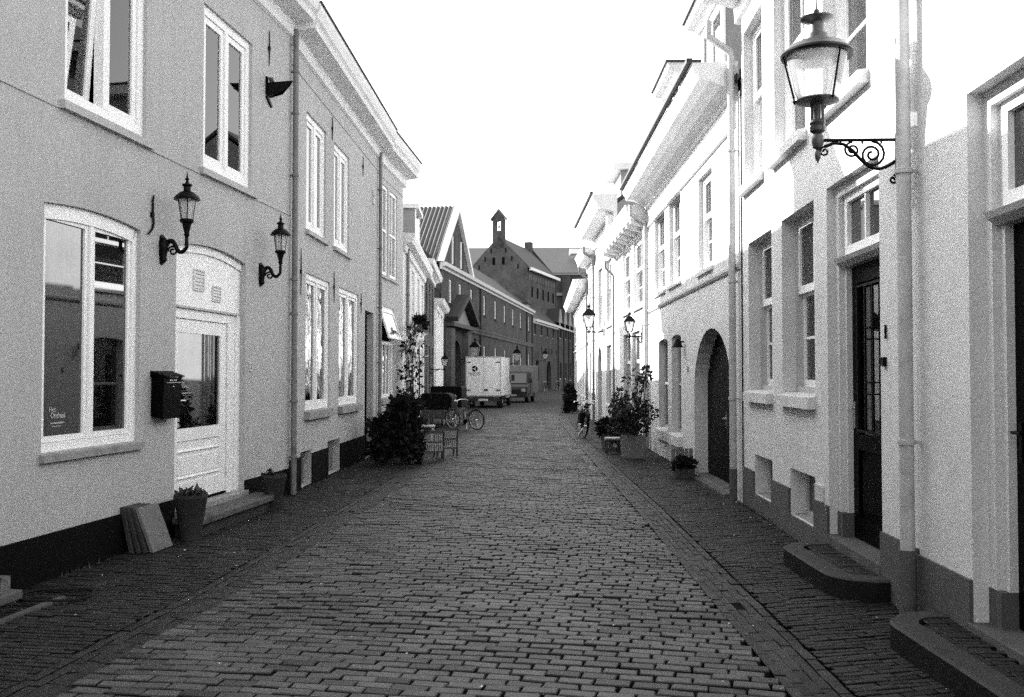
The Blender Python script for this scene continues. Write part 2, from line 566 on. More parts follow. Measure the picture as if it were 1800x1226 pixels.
def sill(fac, win, xa, xb, z, drop=0.07, out=0.07, mat='sill_stone', over=0.05, depth=0.1):
    m = fac.mb()
    m.extrude([(-out, z - drop), (depth, z - drop), (depth, z + 0.012), (-out, z - 0.015)], 'x', xa - over, xb + over)
    return m.build('sill', mat, win)


def casement(fac, house, xa, xb, za, zb, rec=0.05, rise=0.0, fw=0.07, sw=0.065, glass='pane', mat='white_paint',
             mull=0.07, open_left=0.0, dark=False, top_extra=0.0, name='window'):
    """Two tall casements either side of a mullion; a segmental head when rise is set."""
    c = (xa + xb) / 2
    m = fac.mb()
    y0, y1 = rec, rec + 0.09
    spring = zb - rise
    m.box(xa, xa + fw, y0, y1, za, spring)
    m.box(xb - fw, xb, y0, y1, za, spring)
    m.box(xa + fw, xb - fw, y0, y1, za, za + fw)
    m.box(c - mull / 2, c + mull / 2, y0 - 0.004, y1, za + fw, zb - fw - top_extra - rise * 0.2)
    ht = fw + top_extra
    if rise:
        up = arc_pts(xa, xb, spring, rise)
        low = [(x, z - ht) for x, z in arc_pts(xa + fw, xb - fw, spring, rise * 0.92)]
        for k in range(len(up) - 1):
            a, b = up[k], up[k + 1]
            e, g = low[k], low[k + 1]
            m.extrude([(a[0], a[1] - 0.002), (b[0], b[1] - 0.002), g, e], 'y', y0, y1)
    else:
        m.box(xa + fw, xb - fw, y0, y1, zb - ht, zb)
    w = m.build(name, mat, house)
    z1 = zb - ht - (rise * 0.25 if rise else 0)
    for i, (pa, pb) in enumerate(((xa + fw, c - mull / 2), (c + mull / 2, xb - fw))):
        s = fac.mb()
        g = fac.mb()
        ys, ye = rec + 0.02, rec + 0.07
        frame_box(s, pa + 0.004, pb - 0.004, za + fw + 0.004, z1 + (0.02 if rise else -0.004), sw, ys, ye)
        g.box(pa + sw, pb - sw, ys + 0.02, ys + 0.026, za + fw + sw, z1 - (0 if rise else sw) + (0.02 if rise else 0))
        if open_left and i == 0:
            piv = Vector((pb, ys, 0)); top = Vector((0, ys, z1))
            rot = Matrix.Translation(top) @ Matrix.Rotation(R(open_left), 4, 'X') @ Matrix.Translation(-top)
            s.v = [rot @ q for q in s.v]
            g.v = [rot @ q for q in g.v]
        sash = s.build('sash', mat, w)
        g.build('pane', glass, w)
    return w


def sash_window(fac, house, xa, xb, za, zb, rec=0.14, glass='pane', mat='white_paint', top=0.42, cols_top=2, rows_low=2, fw=0.06, outer='frame_grey', cols_low=1):
    """Dutch sliding window: proud upper light, lower sash set back, glazing bars."""
    m = fac.mb()
    frame_box(m, xa, xb, za, zb, fw, rec, rec + 0.12)
    w = m.build('window', outer, house)
    a, b, z0, z1 = xa + fw, xb - fw, za + fw, zb - fw
    zm = z1 - (z1 - z0) * top
    s = fac.mb()
    y0, y1 = rec + 0.02, rec + 0.065
    frame_box(s, a, b, zm, z1, 0.05, y0, y1, wb=0.085)
    for k in range(1, cols_top):
        x = a + (b - a) * k / cols_top
        s.box(x - 0.014, x + 0.014, y0 + 0.006, y1, zm + 0.085, z1 - 0.05)
    s.build('sash', mat, w)
    fac.mb().box(a + 0.05, b - 0.05, y0 + 0.025, y0 + 0.031, zm + 0.085, z1 - 0.05).build('pane', glass, w)
    s = fac.mb()
    y0, y1 = rec + 0.07, rec + 0.112
    frame_box(s, a, b, z0, zm, 0.05, y0, y1, wb=0.08, wt=0.03)
    for k in range(1, rows_low):
        z = z0 + 0.08 + (zm - z0 - 0.11) * k / rows_low
        s.box(a + 0.05, b - 0.05, y0 + 0.006, y1, z - 0.014, z + 0.014)
    for k in range(1, cols_low):
        x = a + (b - a) * k / cols_low
        s.box(x - 0.014, x + 0.014, y0 + 0.008, y1, z0 + 0.08, zm - 0.03)
    s.build('sash', mat, w)
    fac.mb().box(a + 0.05, b - 0.05, y0 + 0.025, y0 + 0.031, z0 + 0.08, zm - 0.03).build('pane', glass, w)
    return w


def plain_window(fac, house, xa, xb, za, zb, rec=0.1, glass='pane', mat='white_paint', fw=0.06, bars=1, vbars=0):
    """Far window: frame, glazing bars, pane."""
    m = fac.mb()
    frame_box(m, xa, xb, za, zb, fw, rec, rec + 0.06)
    for k in range(1, bars + 1):
        z = za + (zb - za) * k / (bars + 1)
        m.box(xa + fw, xb - fw, rec + 0.004, rec + 0.055, z - 0.025, z + 0.025)
    for k in range(1, vbars + 1):
        x = xa + (xb - xa) * k / (vbars + 1)
        m.box(x - 0.02, x + 0.02, rec + 0.008, rec + 0.05, za + fw, zb - fw)
    w = m.build('window', mat, house)
    fac.mb().box(xa + fw, xb - fw, rec + 0.03, rec + 0.036, za + fw, zb - fw).build('pane', glass, w)
    return w


def downpipe(fac, house, x, z0, z1, r=0.045, mat='zinc', out=0.07, brackets=(), elbow=0.0, foot=None):
    m = fac.mb()
    path = [(x, -out, z0), (x, -out, z1)]
    if elbow:
        path += [(x, -out - 0.02, z1 + 0.08), (x, -out - elbow, z1 + 0.28), (x, -out - elbow, z1 + 0.5)]
    m.tube(path, r, 12)
    p = m.build('downpipe', mat, house, smooth=True)
    for z in brackets:
        b = fac.mb()
        b.lathe([(r + 0.004, z - 0.02), (r + 0.012, z - 0.016), (r + 0.012, z + 0.016), (r + 0.004, z + 0.02)], (x, -out, 0), 14)
        b.box(x - 0.008, x + 0.008, -out + r * 0.9, 0.01, z - 0.01, z + 0.01)
        b.build('bracket', mat, p, smooth=True)
    return p


def anchor(fac, house, x, z, h=0.45, curl=False):
    """Wall anchor iron."""
    m = fac.mb()
    if curl:
        pts = [(x + 0.02, -0.02, z + h * 0.5), (x + 0.0, -0.02, z + h * 0.35), (x + 0.0, -0.02, z), (x + 0.02, -0.02, z - h * 0.2), (x - 0.01, -0.02, z - h * 0.36), (x - 0.09, -0.02, z - h * 0.5)]
        m.tube(pts, [0.008, 0.012, 0.013, 0.013, 0.012, 0.01], 8)
    else:
        m.tube([(x, -0.015, z + h / 2), (x, -0.018, z), (x, -0.015, z - h / 2)], [0.006, 0.011, 0.006], 8)
    m.box(x - 0.02, x + 0.02, -0.03, 0.01, z - 0.025, z + 0.025)
    return m.build('wall_anchor', 'black_iron', house, smooth=True)

def room(fac, win, xa, xb, za, zb, y, sides=(0.2, 0.2), tie=False, mat='curtain'):
    """Dark room behind a see-through window, with a curtain gathered at either side."""
    m = fac.mb()
    d = 1.6
    m.poly([(xa, y + d, za), (xb, y + d, za), (xb, y + d, zb), (xa, y + d, zb)])
    m.poly([(xa, y, za), (xa, y + d, za), (xa, y + d, zb), (xa, y, zb)])
    m.poly([(xb, y, za), (xb, y, zb), (xb, y + d, zb), (xb, y + d, za)])
    m.poly([(xa, y, za), (xb, y, za), (xb, y + d, za), (xa, y + d, za)])
    m.poly([(xa, y, zb), (xa, y + d, zb), (xb, y + d, zb), (xb, y, zb)])
    m.build('room', 'dark_panel', win)
    for k, wd in enumerate(sides):
        if not wd:
            continue
        m = fac.mb()
        x0, x1 = (xa + 0.01, xa + wd) if k == 0 else (xb - wd, xb - 0.01)
        n = max(6, int(wd / 0.012))
        prev = None
        for i in range(n + 1):
            x = x0 + (x1 - x0) * i / n
            yy = y + 0.07 + 0.022 * math.sin(i * 1.15) + 0.01 * math.sin(i * 2.7)
            if prev:
                m.poly([(prev[0], prev[1], za + 0.02), (x, yy, za + 0.02), (x, yy, zb - 0.01), (prev[0], prev[1], zb - 0.01)])
            prev = (x, yy)
        m.build('curtain', mat, win, smooth=True)


# ================================================================ GROUND
def lerp_tab(tab):
    def f(y):
        if y <= tab[0][0]:
            return tab[0][1]
        for (a, b), (c, d) in zip(tab, tab[1:]):
            if y <= c:
                return b + (d - b) * (y - a) / (c - a)
        return tab[-1][1]
    return f


lane_left = lerp_tab([(-8, -3.15), (5.2, -2.44), (7.4, -2.2), (10, -2.0), (23.2, -1.25), (35, -0.85), (48, -0.5), (60, 0.4), (80, 2.9), (110, 8), (150, 16)])
lane_right = lerp_tab([(-8, 1.45), (5, 1.5), (12.6, 1.6), (25, 1.64), (36, 1.8), (48, 2.3), (60, 3.9), (80, 8), (110, 16), (150, 27)])
wall_left = lerp_tab([(-8, -5.9), (13.9, -3.193), (21.2, -2.96), (24.15, -2.73), (38.4, -3.3), (59, -4.33), (104, 2.14), (137, 9), (160, 14)])
wall_right = lerp_tab([(-8, 2.27), (13, 3.114), (22.6, 3.2), (36, 3.1), (39, 3.1), (55, 3.55), (75, 9), (110, 20), (160, 36)])
GUT_L, GUT_R = 0.36, 0.34

g = MB()
g.poly([(-300, -300, -0.08), (300, -300, -0.08), (300, 500, -0.08), (-300, 500, -0.08)])
structure(g.build('ground', 'ground_far'))


def strip(fa, fb, y0, y1, z, step=1.0):
    m = MB()
    n = max(1, int((y1 - y0) / step))
    for i in range(n):
        a, b = y0 + (y1 - y0) * i / n, y0 + (y1 - y0) * (i + 1) / n
        m.poly([(fa(a), a, z), (fb(a), a, z), (fb(b), b, z), (fa(b), b, z)])
    return m


Y_NEAR, Y_LANE, Y_SIDE = 2.6, 44.0, 36.0
road = structure(strip(lane_left, lane_right, -8, Y_LANE, -0.030).build('road', 'joint_sand'))
road_far = structure(strip(lane_left, lane_right, Y_LANE, 150, -0.004).build('road_beyond', 'lane_far', wallco='floor'))
gutL = structure(strip(lambda y: lane_left(y) - GUT_L, lambda y: lane_left(y) - 0.002, -8, Y_SIDE + 6, -0.018).build('gutter_left', 'joint_sand'))
gutR = structure(strip(lambda y: lane_right(y) + 0.002, lambda y: lane_right(y) + GUT_R, -8, Y_SIDE + 6, -0.018).build('gutter_right', 'joint_sand'))
pavL = structure(strip(lambda y: wall_left(y) - 0.3, lambda y: lane_left(y) - GUT_L - 0.002, -8, Y_SIDE, -0.024).build('pavement_left', 'joint_sand'))
pavR = structure(strip(lambda y: lane_right(y) + GUT_R + 0.002, lambda y: wall_right(y) + 0.3, -8, Y_SIDE, -0.024).build('pavement_right', 'joint_sand'))
structure(strip(lambda y: wall_left(y) - 0.5, lambda y: lane_left(y) - 0.002 - (GUT_L if y < Y_SIDE + 6 else 0), Y_SIDE, 150, -0.006).build('pavement_left_beyond', 'lane_far', wallco='floor'))
structure(strip(lambda y: lane_right(y) + 0.002 + (GUT_R if y < Y_SIDE + 6 else 0), lambda y: wall_right(y) + 0.5, Y_SIDE, 150, -0.006).build('pavement_right_beyond', 'lane_far', wallco='floor'))


def brick_geo(L, W, H=0.05, bev=0.006, wob=0.004):
    """Worn paving brick, top at z = 0: 16 corner points, 13 faces."""
    a, b = L / 2, W / 2
    j = lambda s: random.uniform(-s, s)
    ring = []
    for sx, sy in ((-1, -1), (1, -1), (1, 1), (-1, 1)):
        ring.append((sx * a + j(wob), sy * b + j(wob)))
    top = [(x * (1 - bev / a), y * (1 - bev / b)) for x, y in ring]
    vs = [(x, y, j(0.0012)) for x, y in top] + [(x, y, -bev * 0.8) for x, y in ring] + [(x, y, -H) for x, y in ring]
    fs = [(0, 1, 2, 3)]
    for k in range(4):
        l = (k + 1) % 4
        fs.append((4 + k, 4 + l, l, k))
        fs.append((8 + k, 8 + l, 4 + l, 4 + k))
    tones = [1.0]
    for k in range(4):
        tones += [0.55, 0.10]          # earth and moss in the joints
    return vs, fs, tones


def brick_tone():
    r = random.random()
    if r < 0.13:
        return random.uniform(0.30, 0.62)
    if r > 0.90:
        return random.uniform(1.3, 1.7)
    return random.uniform(0.64, 1.28)


def lay(parent, mat, spots, n_parts, L, W, bev, wob, near):
    """spots: (x, y, z, angle, length). The n_parts that show largest become single bricks, the rest one joined part."""
    vis = [s for s in spots if near(s)]
    vis.sort(key=lambda s: math.hypot(s[0], s[1]))
    chosen = set(id(s) for s in vis[:n_parts])
    protos = []
    for _ in range(14):
        m = MB()
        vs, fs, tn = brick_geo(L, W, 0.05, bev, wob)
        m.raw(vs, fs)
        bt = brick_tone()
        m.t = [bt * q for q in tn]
        protos.append(m)
    meshes = []
    for m in protos:
        me = bpy.data.meshes.new('brick')
        me.from_pydata(m.v, [], m.f)
        at = me.attributes.new('tone', 'FLOAT', 'FACE')
        at.data.foreach_set('value', m.t)
        me.materials.append(MATS[mat])
        meshes.append(me)
    rest = MB()
    for s in spots:
        x, y, z, ang, ln = s
        tx, ty = random.gauss(0, 0.012), random.gauss(0, 0.010)
        if id(s) in chosen:
            o = bpy.data.objects.new('brick', random.choice(meshes))
            o.location = (x, y, z)
            o.rotation_euler = (ty, tx, ang)
            o.scale = (ln / L, 1, 1)
            o.parent = parent
            C.objects.link(o)
        else:
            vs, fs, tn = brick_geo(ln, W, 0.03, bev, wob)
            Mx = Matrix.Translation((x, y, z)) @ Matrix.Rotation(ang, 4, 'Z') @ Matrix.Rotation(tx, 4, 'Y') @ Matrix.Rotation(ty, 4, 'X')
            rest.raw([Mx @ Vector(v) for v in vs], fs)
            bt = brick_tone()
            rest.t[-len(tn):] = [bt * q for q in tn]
    o = rest.build('paving_bricks', mat, parent, tone=True)
    o['kind'] = 'stuff'


def in_view(s):
    x, y = s[0], s[1]
    if y < 5.0:
        return False
    u = 900 + 1700 * x / y
    return -10 < u < 1810


def undulate(x, y):
    return 0.006 * math.sin(x * 1.7 + y * 0.9) * math.sin(y * 1.3 - x * 0.4) + 0.004 * math.sin(y * 3.1 + x * 2.3)


# lane: stretcher courses across the street, bowed
spots = []
PITCH, LEN = 0.107, 0.205
y0 = Y_NEAR
k = 0
while y0 < Y_LANE + 0.4:
    m0 = -0.19 * math.exp(-max(0, y0 - 5) / 14) - 0.02
    xl, xr = lane_left(y0) + 0.01, lane_right(y0) - 0.01
    off = (0.5 * LEN if k % 2 else 0) + random.uniform(-0.035, 0.035)
    x = xl - off
    while x < xr - 0.05:
        a, b = max(x, xl), min(x + LEN - 0.008, xr)
        x += LEN + random.uniform(-0.004, 0.004)
        if b - a < 0.05:
            continue
        cx = (a + b) / 2
        yy = y0 + m0 * cx - 0.018 * cx * cx
        if yy > Y_LANE:
            continue
        spots.append((cx, yy + random.gauss(0, 0.0025), random.gauss(0, 0.0030) + undulate(cx, yy) * 1.2, math.atan(m0 - 0.036 * cx) + random.gauss(0, 0.012), b - a))
    y0 += PITCH
    k += 1
lay(road, 'lane_brick', spots, 300, LEN, 0.0905, 0.007, 0.006, in_view)


def side_spots(fa, fb, m0, pitch, length, zoff, y1):
    out = []
    y = Y_NEAR
    k = 0
    while y < y1:
        xl, xr = fa(y) + 0.005, fb(y) - 0.005
        x = xl - (0.5 * length if k % 2 else 0) - random.uniform(0, 0.08)
        while x < xr - 0.04:
            a, b = max(x, xl), min(x + length - 0.007, xr)
            x += length
            if b - a < 0.04:
                continue
            cx = (a + b) / 2
            yy = y + m0 * (cx - (xl + xr) / 2)
            out.append((cx, yy, zoff + random.gauss(0, 0.002) + undulate(cx, yy) * 0.6, math.atan(m0) + random.gauss(0, 0.01), b - a))
        y += pitch
        k += 1
    return out


def gutter_spots(fa, fb, courses, length, zoff, y1):
    out = []
    for c in range(courses):
        y = Y_NEAR - random.uniform(0, length)
        while y < y1:
            t = (c + 0.5) / courses
            yc = y + length / 2
            x = fa(yc) + (fb(yc) - fa(yc)) * t
            x2 = fa(yc + 0.2) + (fb(yc + 0.2) - fa(yc + 0.2)) * t
            out.append((x, yc, zoff + random.gauss(0, 0.0018) - 0.012 * math.sin(t * math.pi), math.atan2(0.2, x2 - x) + random.gauss(0, 0.012), length - 0.008))
            y += length + random.uniform(-0.003, 0.003)
    return out


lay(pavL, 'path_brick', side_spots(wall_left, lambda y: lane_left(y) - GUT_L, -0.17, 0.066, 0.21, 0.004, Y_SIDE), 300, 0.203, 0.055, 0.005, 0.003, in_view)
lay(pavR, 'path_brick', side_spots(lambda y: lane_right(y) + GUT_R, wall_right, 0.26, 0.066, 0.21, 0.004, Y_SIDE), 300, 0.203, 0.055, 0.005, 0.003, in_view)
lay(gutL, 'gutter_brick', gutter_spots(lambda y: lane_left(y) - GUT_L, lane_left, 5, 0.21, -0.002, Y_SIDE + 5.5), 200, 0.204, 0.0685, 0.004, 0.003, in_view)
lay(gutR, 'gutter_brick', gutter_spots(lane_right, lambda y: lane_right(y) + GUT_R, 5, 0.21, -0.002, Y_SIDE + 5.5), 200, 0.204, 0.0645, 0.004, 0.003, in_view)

# ================================================================ LEFT SIDE
XL0 = -3.98 + 0.1235 * (-3 - 7.53)
F1 = Facade((XL0, -3), (-3.193, 13.9))            # length 17.03
F2 = Facade((-3.193, 13.9), (-2.96, 21.2))        # 7.30
F3 = Facade((-2.96, 21.2), (-2.73, 24.15))        # 2.96
PL = 0.0025


def plinth(fac, house, x0, x1, z, cuts, mat, out=0.018, name='plinth'):
    """Painted base, cut where cellar openings and doors go through."""
    doors = sorted(c for c in cuts if c[2] <= 0)
    low = [c for c in cuts if c[2] > 0]
    ends = [x0] + [q for c in doors for q in c[:2]] + [x1]
    for p0, p1 in zip(ends[::2], ends[1::2]):
        m = fac.mb()
        xs = sorted({p0, p1} | {q for c in low for q in c[:2] if p0 < q < p1})
        for a, b in zip(xs, xs[1:]):
            c = [q for q in low if q[0] <= (a + b) / 2 <= q[1]]
            m.box(a, b, -out, 0.004, -0.05, c[0][2] if c else z)
        m.build(name, mat, house)


# ---- near plastered house with the arched window and door
h1 = thing('house', 'near grey plastered house with arched window, white door and black plinth', 'house', F1.w(12, 0))
ops = [(11.14, 12.75, 1.07, 3.22, 0.05, 0.12), (13.51, 15.41, 0.27, 3.22, 0.09, 0.16),
       (11.41, 12.83, 4.12, 6.02, 0, 0.12), (14.14, 15.56, 4.12, 6.02, 0, 0.12),
       (7.2, 8.4, 0.25, 2.9, 0, 0.2), (8.3, 9.7, 4.12, 6.02, 0, 0.12), (4.3, 5.7, 4.12, 6.02, 0, 0.12), (3.6, 5.2, 1.07, 3.2, 0, 0.12)]
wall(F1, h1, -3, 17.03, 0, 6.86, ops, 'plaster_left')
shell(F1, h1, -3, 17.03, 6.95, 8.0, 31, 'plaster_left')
plinth(F1, h1, -3, 17.03, 0.39, [(13.51, 15.41, 0), (7.2, 8.4, 0)], 'plinth_black')
m = F1.mb()
xs_ = [-3, 13.04 - 1.75, 13.04, 13.9, 15.9, 17.0]
m.box(-3, 17.0, -0.012, 0.004, 4.012, 4.034)
m.build('string_course', 'plaster_left', h1)
w = casement(F1, h1, 11.14, 12.75, 1.07, 3.22, rec=0.045, rise=0.05, fw=0.075, sw=0.05, top_extra=0.05, mull=0.06)
sill(F1, w, 11.14, 12.75, 1.065, drop=0.075, out=0.05, over=0.03)
lt = text_mesh('Het', 0.062, 'lettering', 'plate', w, F1.M, (11.37, 0.045 + 0.036, 1.405), align='LEFT')
text_mesh('Onthaal', 0.068, 'lettering', 'plate', w, F1.M, (11.395, 0.045 + 0.036, 1.35), align='LEFT')
m = F1.mb()
xq = 11.39
random.seed(3)
while xq < 11.58:
    d = random.uniform(0.008, 0.022)
    m.box(xq, xq + d, 0.079, 0.081, 1.298 + random.uniform(0, 0.004), 1.310 + random.uniform(0, 0.006))
    xq += d + 0.006
m.box(11.42, 11.55, 0.079, 0.081, 1.276, 1.281)
m.build('lettering', 'plate', w)
random.seed(11)
w = casement(F1, h1, 11.41, 12.83, 4.12, 6.02, rec=0.04, fw=0.10, sw=0.075, open_left=4.0, glass='window_glass')
room(F1, w, 11.43, 12.81, 4.14, 6.0, 0.16, (0.0, 0.26))
sill(F1, w, 11.41, 12.83, 4.10, drop=0.085, out=0.06, mat='plaster_left', over=0.08)
w = casement(F1, h1, 14.14, 15.56, 4.12, 6.02, rec=0.04, fw=0.10, sw=0.075, glass='window_glass')
room(F1, w, 14.16, 15.54, 4.14, 6.0, 0.16, (0.24, 0.12), mat='frame_grey')
sill(F1, w, 14.14, 15.56, 4.10, drop=0.085, out=0.06, mat='plaster_left', over=0.10)
for a, b in ((8.3, 9.7), (4.3, 5.7)):
    w = casement(F1, h1, a, b, 4.12, 6.02, rec=0.04, fw=0.10, sw=0.075)
    sill(F1, w, a, b, 4.10, drop=0.085, out=0.06, mat='plaster_left', over=0.08)
w = casement(F1, h1, 3.6, 5.2, 1.07, 3.2, rec=0.045, fw=0.075)
sill(F1, w, 3.6, 5.2, 1.065)

# the white door under its arched board
m = F1.mb()
rec = 0.10
x0, x1, z0, z1, rise = 13.51, 15.41, 0.27, 3.22, 0.09
m.box(x0, x0 + 0.13, rec, rec + 0.1, z0, 2.47)
m.box(x1 - 0.30, x1 - 0.02, rec, rec + 0.1, z0, 2.47)
m.box(x1 - 0.10, x1 - 0.002, rec - 0.03, rec - 0.002, z0, 2.47)
m.box(x0 + 0.13, x1 - 0.30, rec, rec + 0.1, 2.36, 2.47)
door = m.build('door', 'white_paint', h1)
m = F1.mb()
ar = arc_pts(x0 + 0.002, x1 - 0.002, z1 - rise, rise - 0.002, 16)
m.extrude([(x0 + 0.002, 2.50)] + [(x1 - 0.002, 2.50)] + ar[::-1], 'y', rec - 0.02, rec + 0.06)
tb = m.build('transom_board', 'white_paint', h1)
m = F1.mb()
low = arc_pts(x0 + 0.002, x1 - 0.002, z1 - rise - 0.09, rise - 0.002, 16)
for k in range(16):
    m.extrude([low[k], low[k + 1], ar[k + 1], ar[k]], 'y', rec - 0.045, rec - 0.021)
m.build('moulding', 'white_paint', tb)
F1.mb().box(x0 + 0.001, x1 - 0.001, rec - 0.035, rec + 0.06, 2.472, 2.498).build('moulding', 'frame_grey', tb)
m = F1.mb()
la, lb = x0 + 0.135, x1 - 0.31
m.box(la, la + 0.17, rec + 0.02, rec + 0.07, z0 + 0.03, 2.355)
m.box(lb - 0.17, lb, rec + 0.02, rec + 0.07, z0 + 0.03, 2.355)
m.box(la + 0.17, lb - 0.17, rec + 0.02, rec + 0.07, 2.2, 2.355)
m.box(la + 0.17, lb - 0.17, rec + 0.02, rec + 0.07, 0.98, 1.12)
m.box(la + 0.17, lb - 0.17, rec + 0.02, rec + 0.07, z0 + 0.03, z0 + 0.24)
m.box(la + 0.17, lb - 0.17, rec + 0.035, rec + 0.06, z0 + 0.24, 0.98)
m.extrude([(rec + 0.012, 0.86), (rec + 0.036, 0.84), (rec + 0.036, 0.88)], 'x', la + 0.19, lb - 0.19)
m.box(la + 0.20, lb - 0.20, rec + 0.026, rec + 0.034, 0.60, 0.80)
m.extrude([(rec + 0.010, 0.565), (rec + 0.036, 0.545), (rec + 0.036, 0.585)], 'x', la + 0.19, lb - 0.19)
m.build('door_leaf', 'white_paint', door)
F1.mb().box(la + 0.17, lb - 0.17, rec + 0.04, rec + 0.05, 1.12, 2.2).build('pane', 'pane', door)
F1.mb().box(la + 0.06, lb - 0.02, rec + 0.0, rec + 0.03, z0 + 0.01, z0 + 0.03).build('weather_bar', 'black_paint', door)
m = F1.mb()
m.box(la + 0.065, la + 0.105, rec + 0.008, rec + 0.018, 1.28, 1.52)
m.tube([(la + 0.085, rec + 0.01, 1.44), (la + 0.085, rec - 0.045, 1.44), (la + 0.10, rec - 0.05, 1.44), (la + 0.21, rec - 0.05, 1.437)], 0.010, 8)
m.build('handle', 'chrome', door, smooth=True)
text_mesh('Het', 0.052, 'lettering', 'plate', door, F1.M, (la + 0.30, rec + 0.038, 1.62), align='LEFT')
text_mesh('Onthaal', 0.052, 'lettering', 'plate', door, F1.M, (la + 0.32, rec + 0.038, 1.575), align='LEFT')
m = F1.mb()
for k in range(9):
    m.box(la + 0.32 + k * 0.026, la + 0.338 + k * 0.026, rec + 0.036, rec + 0.038, 1.512, 1.524)
m.build('lettering', 'plate', door)
m = F1.mb()
for q in (1.14, 1.20, 1.27):
    m.box(la + 0.185, la + 0.25, rec + 0.036, rec + 0.039, q, q + 0.04)
m.build('sticker', 'plate', door)
for k in range(4):
    F1.mb().tube([(lb + 0.008, rec - 0.004, 0.5 + k * 0.55), (lb + 0.008, rec - 0.004, 0.6 + k * 0.55)], 0.012, 8).build('hinge', 'white_paint', door, smooth=True)
for (a, b, c, d, nb) in ((14.08, 14.36, 2.69, 2.94, 5), (14.58, 14.82, 2.60, 2.79, 4)):
    m = F1.mb()
    frame_box(m, a, b, c, d, 0.018, rec - 0.036, rec - 0.021)
    lv = m.build('vent', 'louvre', h1)
    for k in range(nb):
        z = c + 0.02 + (d - c - 0.04) * (k + 0.15) / nb
        hh = (d - c - 0.04) / nb
        F1.mb().extrude([(rec - 0.034, z), (rec - 0.030, z), (rec - 0.021, z + hh * 0.8), (rec - 0.0245, z + hh * 0.8)], 'x', a + 0.02, b - 0.02).build('slat', 'louvre', lv)
F1.mb().box(x0 - 0.02, x1 + 0.03, -0.05, 0.16, 0.16, 0.268).build('threshold', 'sill_stone', h1, bevel=0.008)
m = F1.mb()
m.box(x0, x1, -0.016, 0.12, 0.0, 0.158)
m.build('riser', 'plinth_black', h1)
F1.mb().box(7.2, 8.4, 0.12, 0.18, 0.25, 2.9).build('door', 'white_paint', h1)
anchor(F1, h1, 12.95, 3.36, 0.42, curl=True)
anchor(F1, h1, 16.12, 6.15, 0.48)
anchor(F1, h1, 10.2, 6.15, 0.48)
PROF = [(-0.01, 6.60), (-0.05, 6.62), (-0.06, 6.80), (-0.34, 6.84), (-0.36, 6.90), (-0.30, 6.93), (-0.38, 7.0), (-0.42, 7.12), (-0.42, 7.20), (0.02, 7.22), (0.05, 6.60)]
cornice(F1, h1, -3, 17.02, PROF)
F1.mb().box(-3, 17.02, -0.445, -0.40, 7.205, 7.235).build('gutter_edge', 'lead', h1)
downpipe(F1, h1, 17.0, 0.02, 6.72, r=0.042, mat='zinc', out=0.075, brackets=(0.55, 1.35, 2.6, 3.1, 4.6, 5.5, 6.1))
# ---- long plastered house around the bend
h2 = thing('house', 'long grey plastered house with tall windows and black base beyond the first downpipe', 'house', F2.w(3, 0))
bas = [(0.63, 1.34, 0.03, 0.56), (2.47, 3.45, 0.03, 0.60)]
ops = [(0.90, 2.24, 3.98, 5.80, 0, 0.10), (2.87, 4.20, 3.98, 5.80, 0, 0.10), (0.91, 2.59, 1.18, 3.30, 0, 0.10), (3.33, 5.16, 1.18, 3.30, 0, 0.10),
       (5.85, 6.84, 0.05, 3.05, 0, 0.24), (0.63, 1.34, 0.03, 0.56, 0, 0.16), (2.47, 3.45, 0.03, 0.60, 0, 0.16)]
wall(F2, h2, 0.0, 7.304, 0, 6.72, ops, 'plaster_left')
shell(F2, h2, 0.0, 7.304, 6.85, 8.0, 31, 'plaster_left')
plinth(F2, h2, 0.0, 7.304, 0.50, [(0.63, 1.34, 0.03), (2.47, 3.45, 0.03), (5.85, 6.84, 0)], 'plinth_black')
for (a, b, c, d) in ((0.90, 2.24, 3.98, 5.80), (2.87, 4.20, 3.98, 5.80)):
    w = casement(F2, h2, a, b, c, d, rec=0.035, fw=0.09, sw=0.07, glass='pane_pale')
    sill(F2, w, a, b, c - 0.01, drop=0.08, out=0.06, over=0.05, mat='plaster_left')
for (a, b, c, d) in ((0.91, 2.59, 1.18, 3.30), (3.33, 5.16, 1.18, 3.30)):
    w = casement(F2, h2, a, b, c, d, rec=0.03, fw=0.085, sw=0.055, glass='pane_wavy')
    sill(F2, w, a, b, c - 0.01, drop=0.13, out=0.09, over=0.06)
for (a, b, c, d) in bas:
    F2.mb().box(a, b, 0.13, 0.15, c, d).build('cellar_shutter', 'shutter_grey', h2)
m = F2.mb()
frame_box(m, 5.85, 6.84, 0.05, 3.05, 0.08, 0.14, 0.22, wb=0.02)
dr = m.build('door', 'dark_panel', h2)
F2.mb().box(5.93, 6.76, 0.19, 0.225, 0.07, 2.97).build('door_leaf', 'black_paint', dr)
F2.mb().box(6.0, 6.69, 0.178, 0.189, 1.9, 2.85).build('panel', 'black_paint', dr)
F2.mb().box(6.0, 6.69, 0.178, 0.189, 0.3, 1.7).build('panel', 'black_paint', dr)
for x, z, hh in ((2.65, 5.97, 0.42), (5.5, 5.93, 0.4), (0.55, 3.27, 0.7), (2.85, 3.25, 0.55), (5.35, 3.15, 0.4)):
    anchor(F2, h2, x, z, hh)
P2 = [(y, z - 0.09) for y, z in PROF]
cornice(F2, h2, -0.03, 7.33, P2)
F2.mb().box(-0.03, 7.33, -0.445, -0.40, 7.115, 7.145).build('gutter_edge', 'lead', h2)
F2.mb().box(0, 7.3, -0.014, 0.004, 6.22, 6.238).build('string_course', 'plaster_left', h2)
downpipe(F2, h2, 7.28, 0.02, 6.62, r=0.038, mat='zinc', out=0.07, brackets=(0.9, 2.0, 3.2, 4.5, 5.8))
for z in (5.38, 5.56):
    F2.mb().box(6.62, 6.80, -0.03, 0.0, z, z + 0.11).build('vent', 'frame_grey', h2)
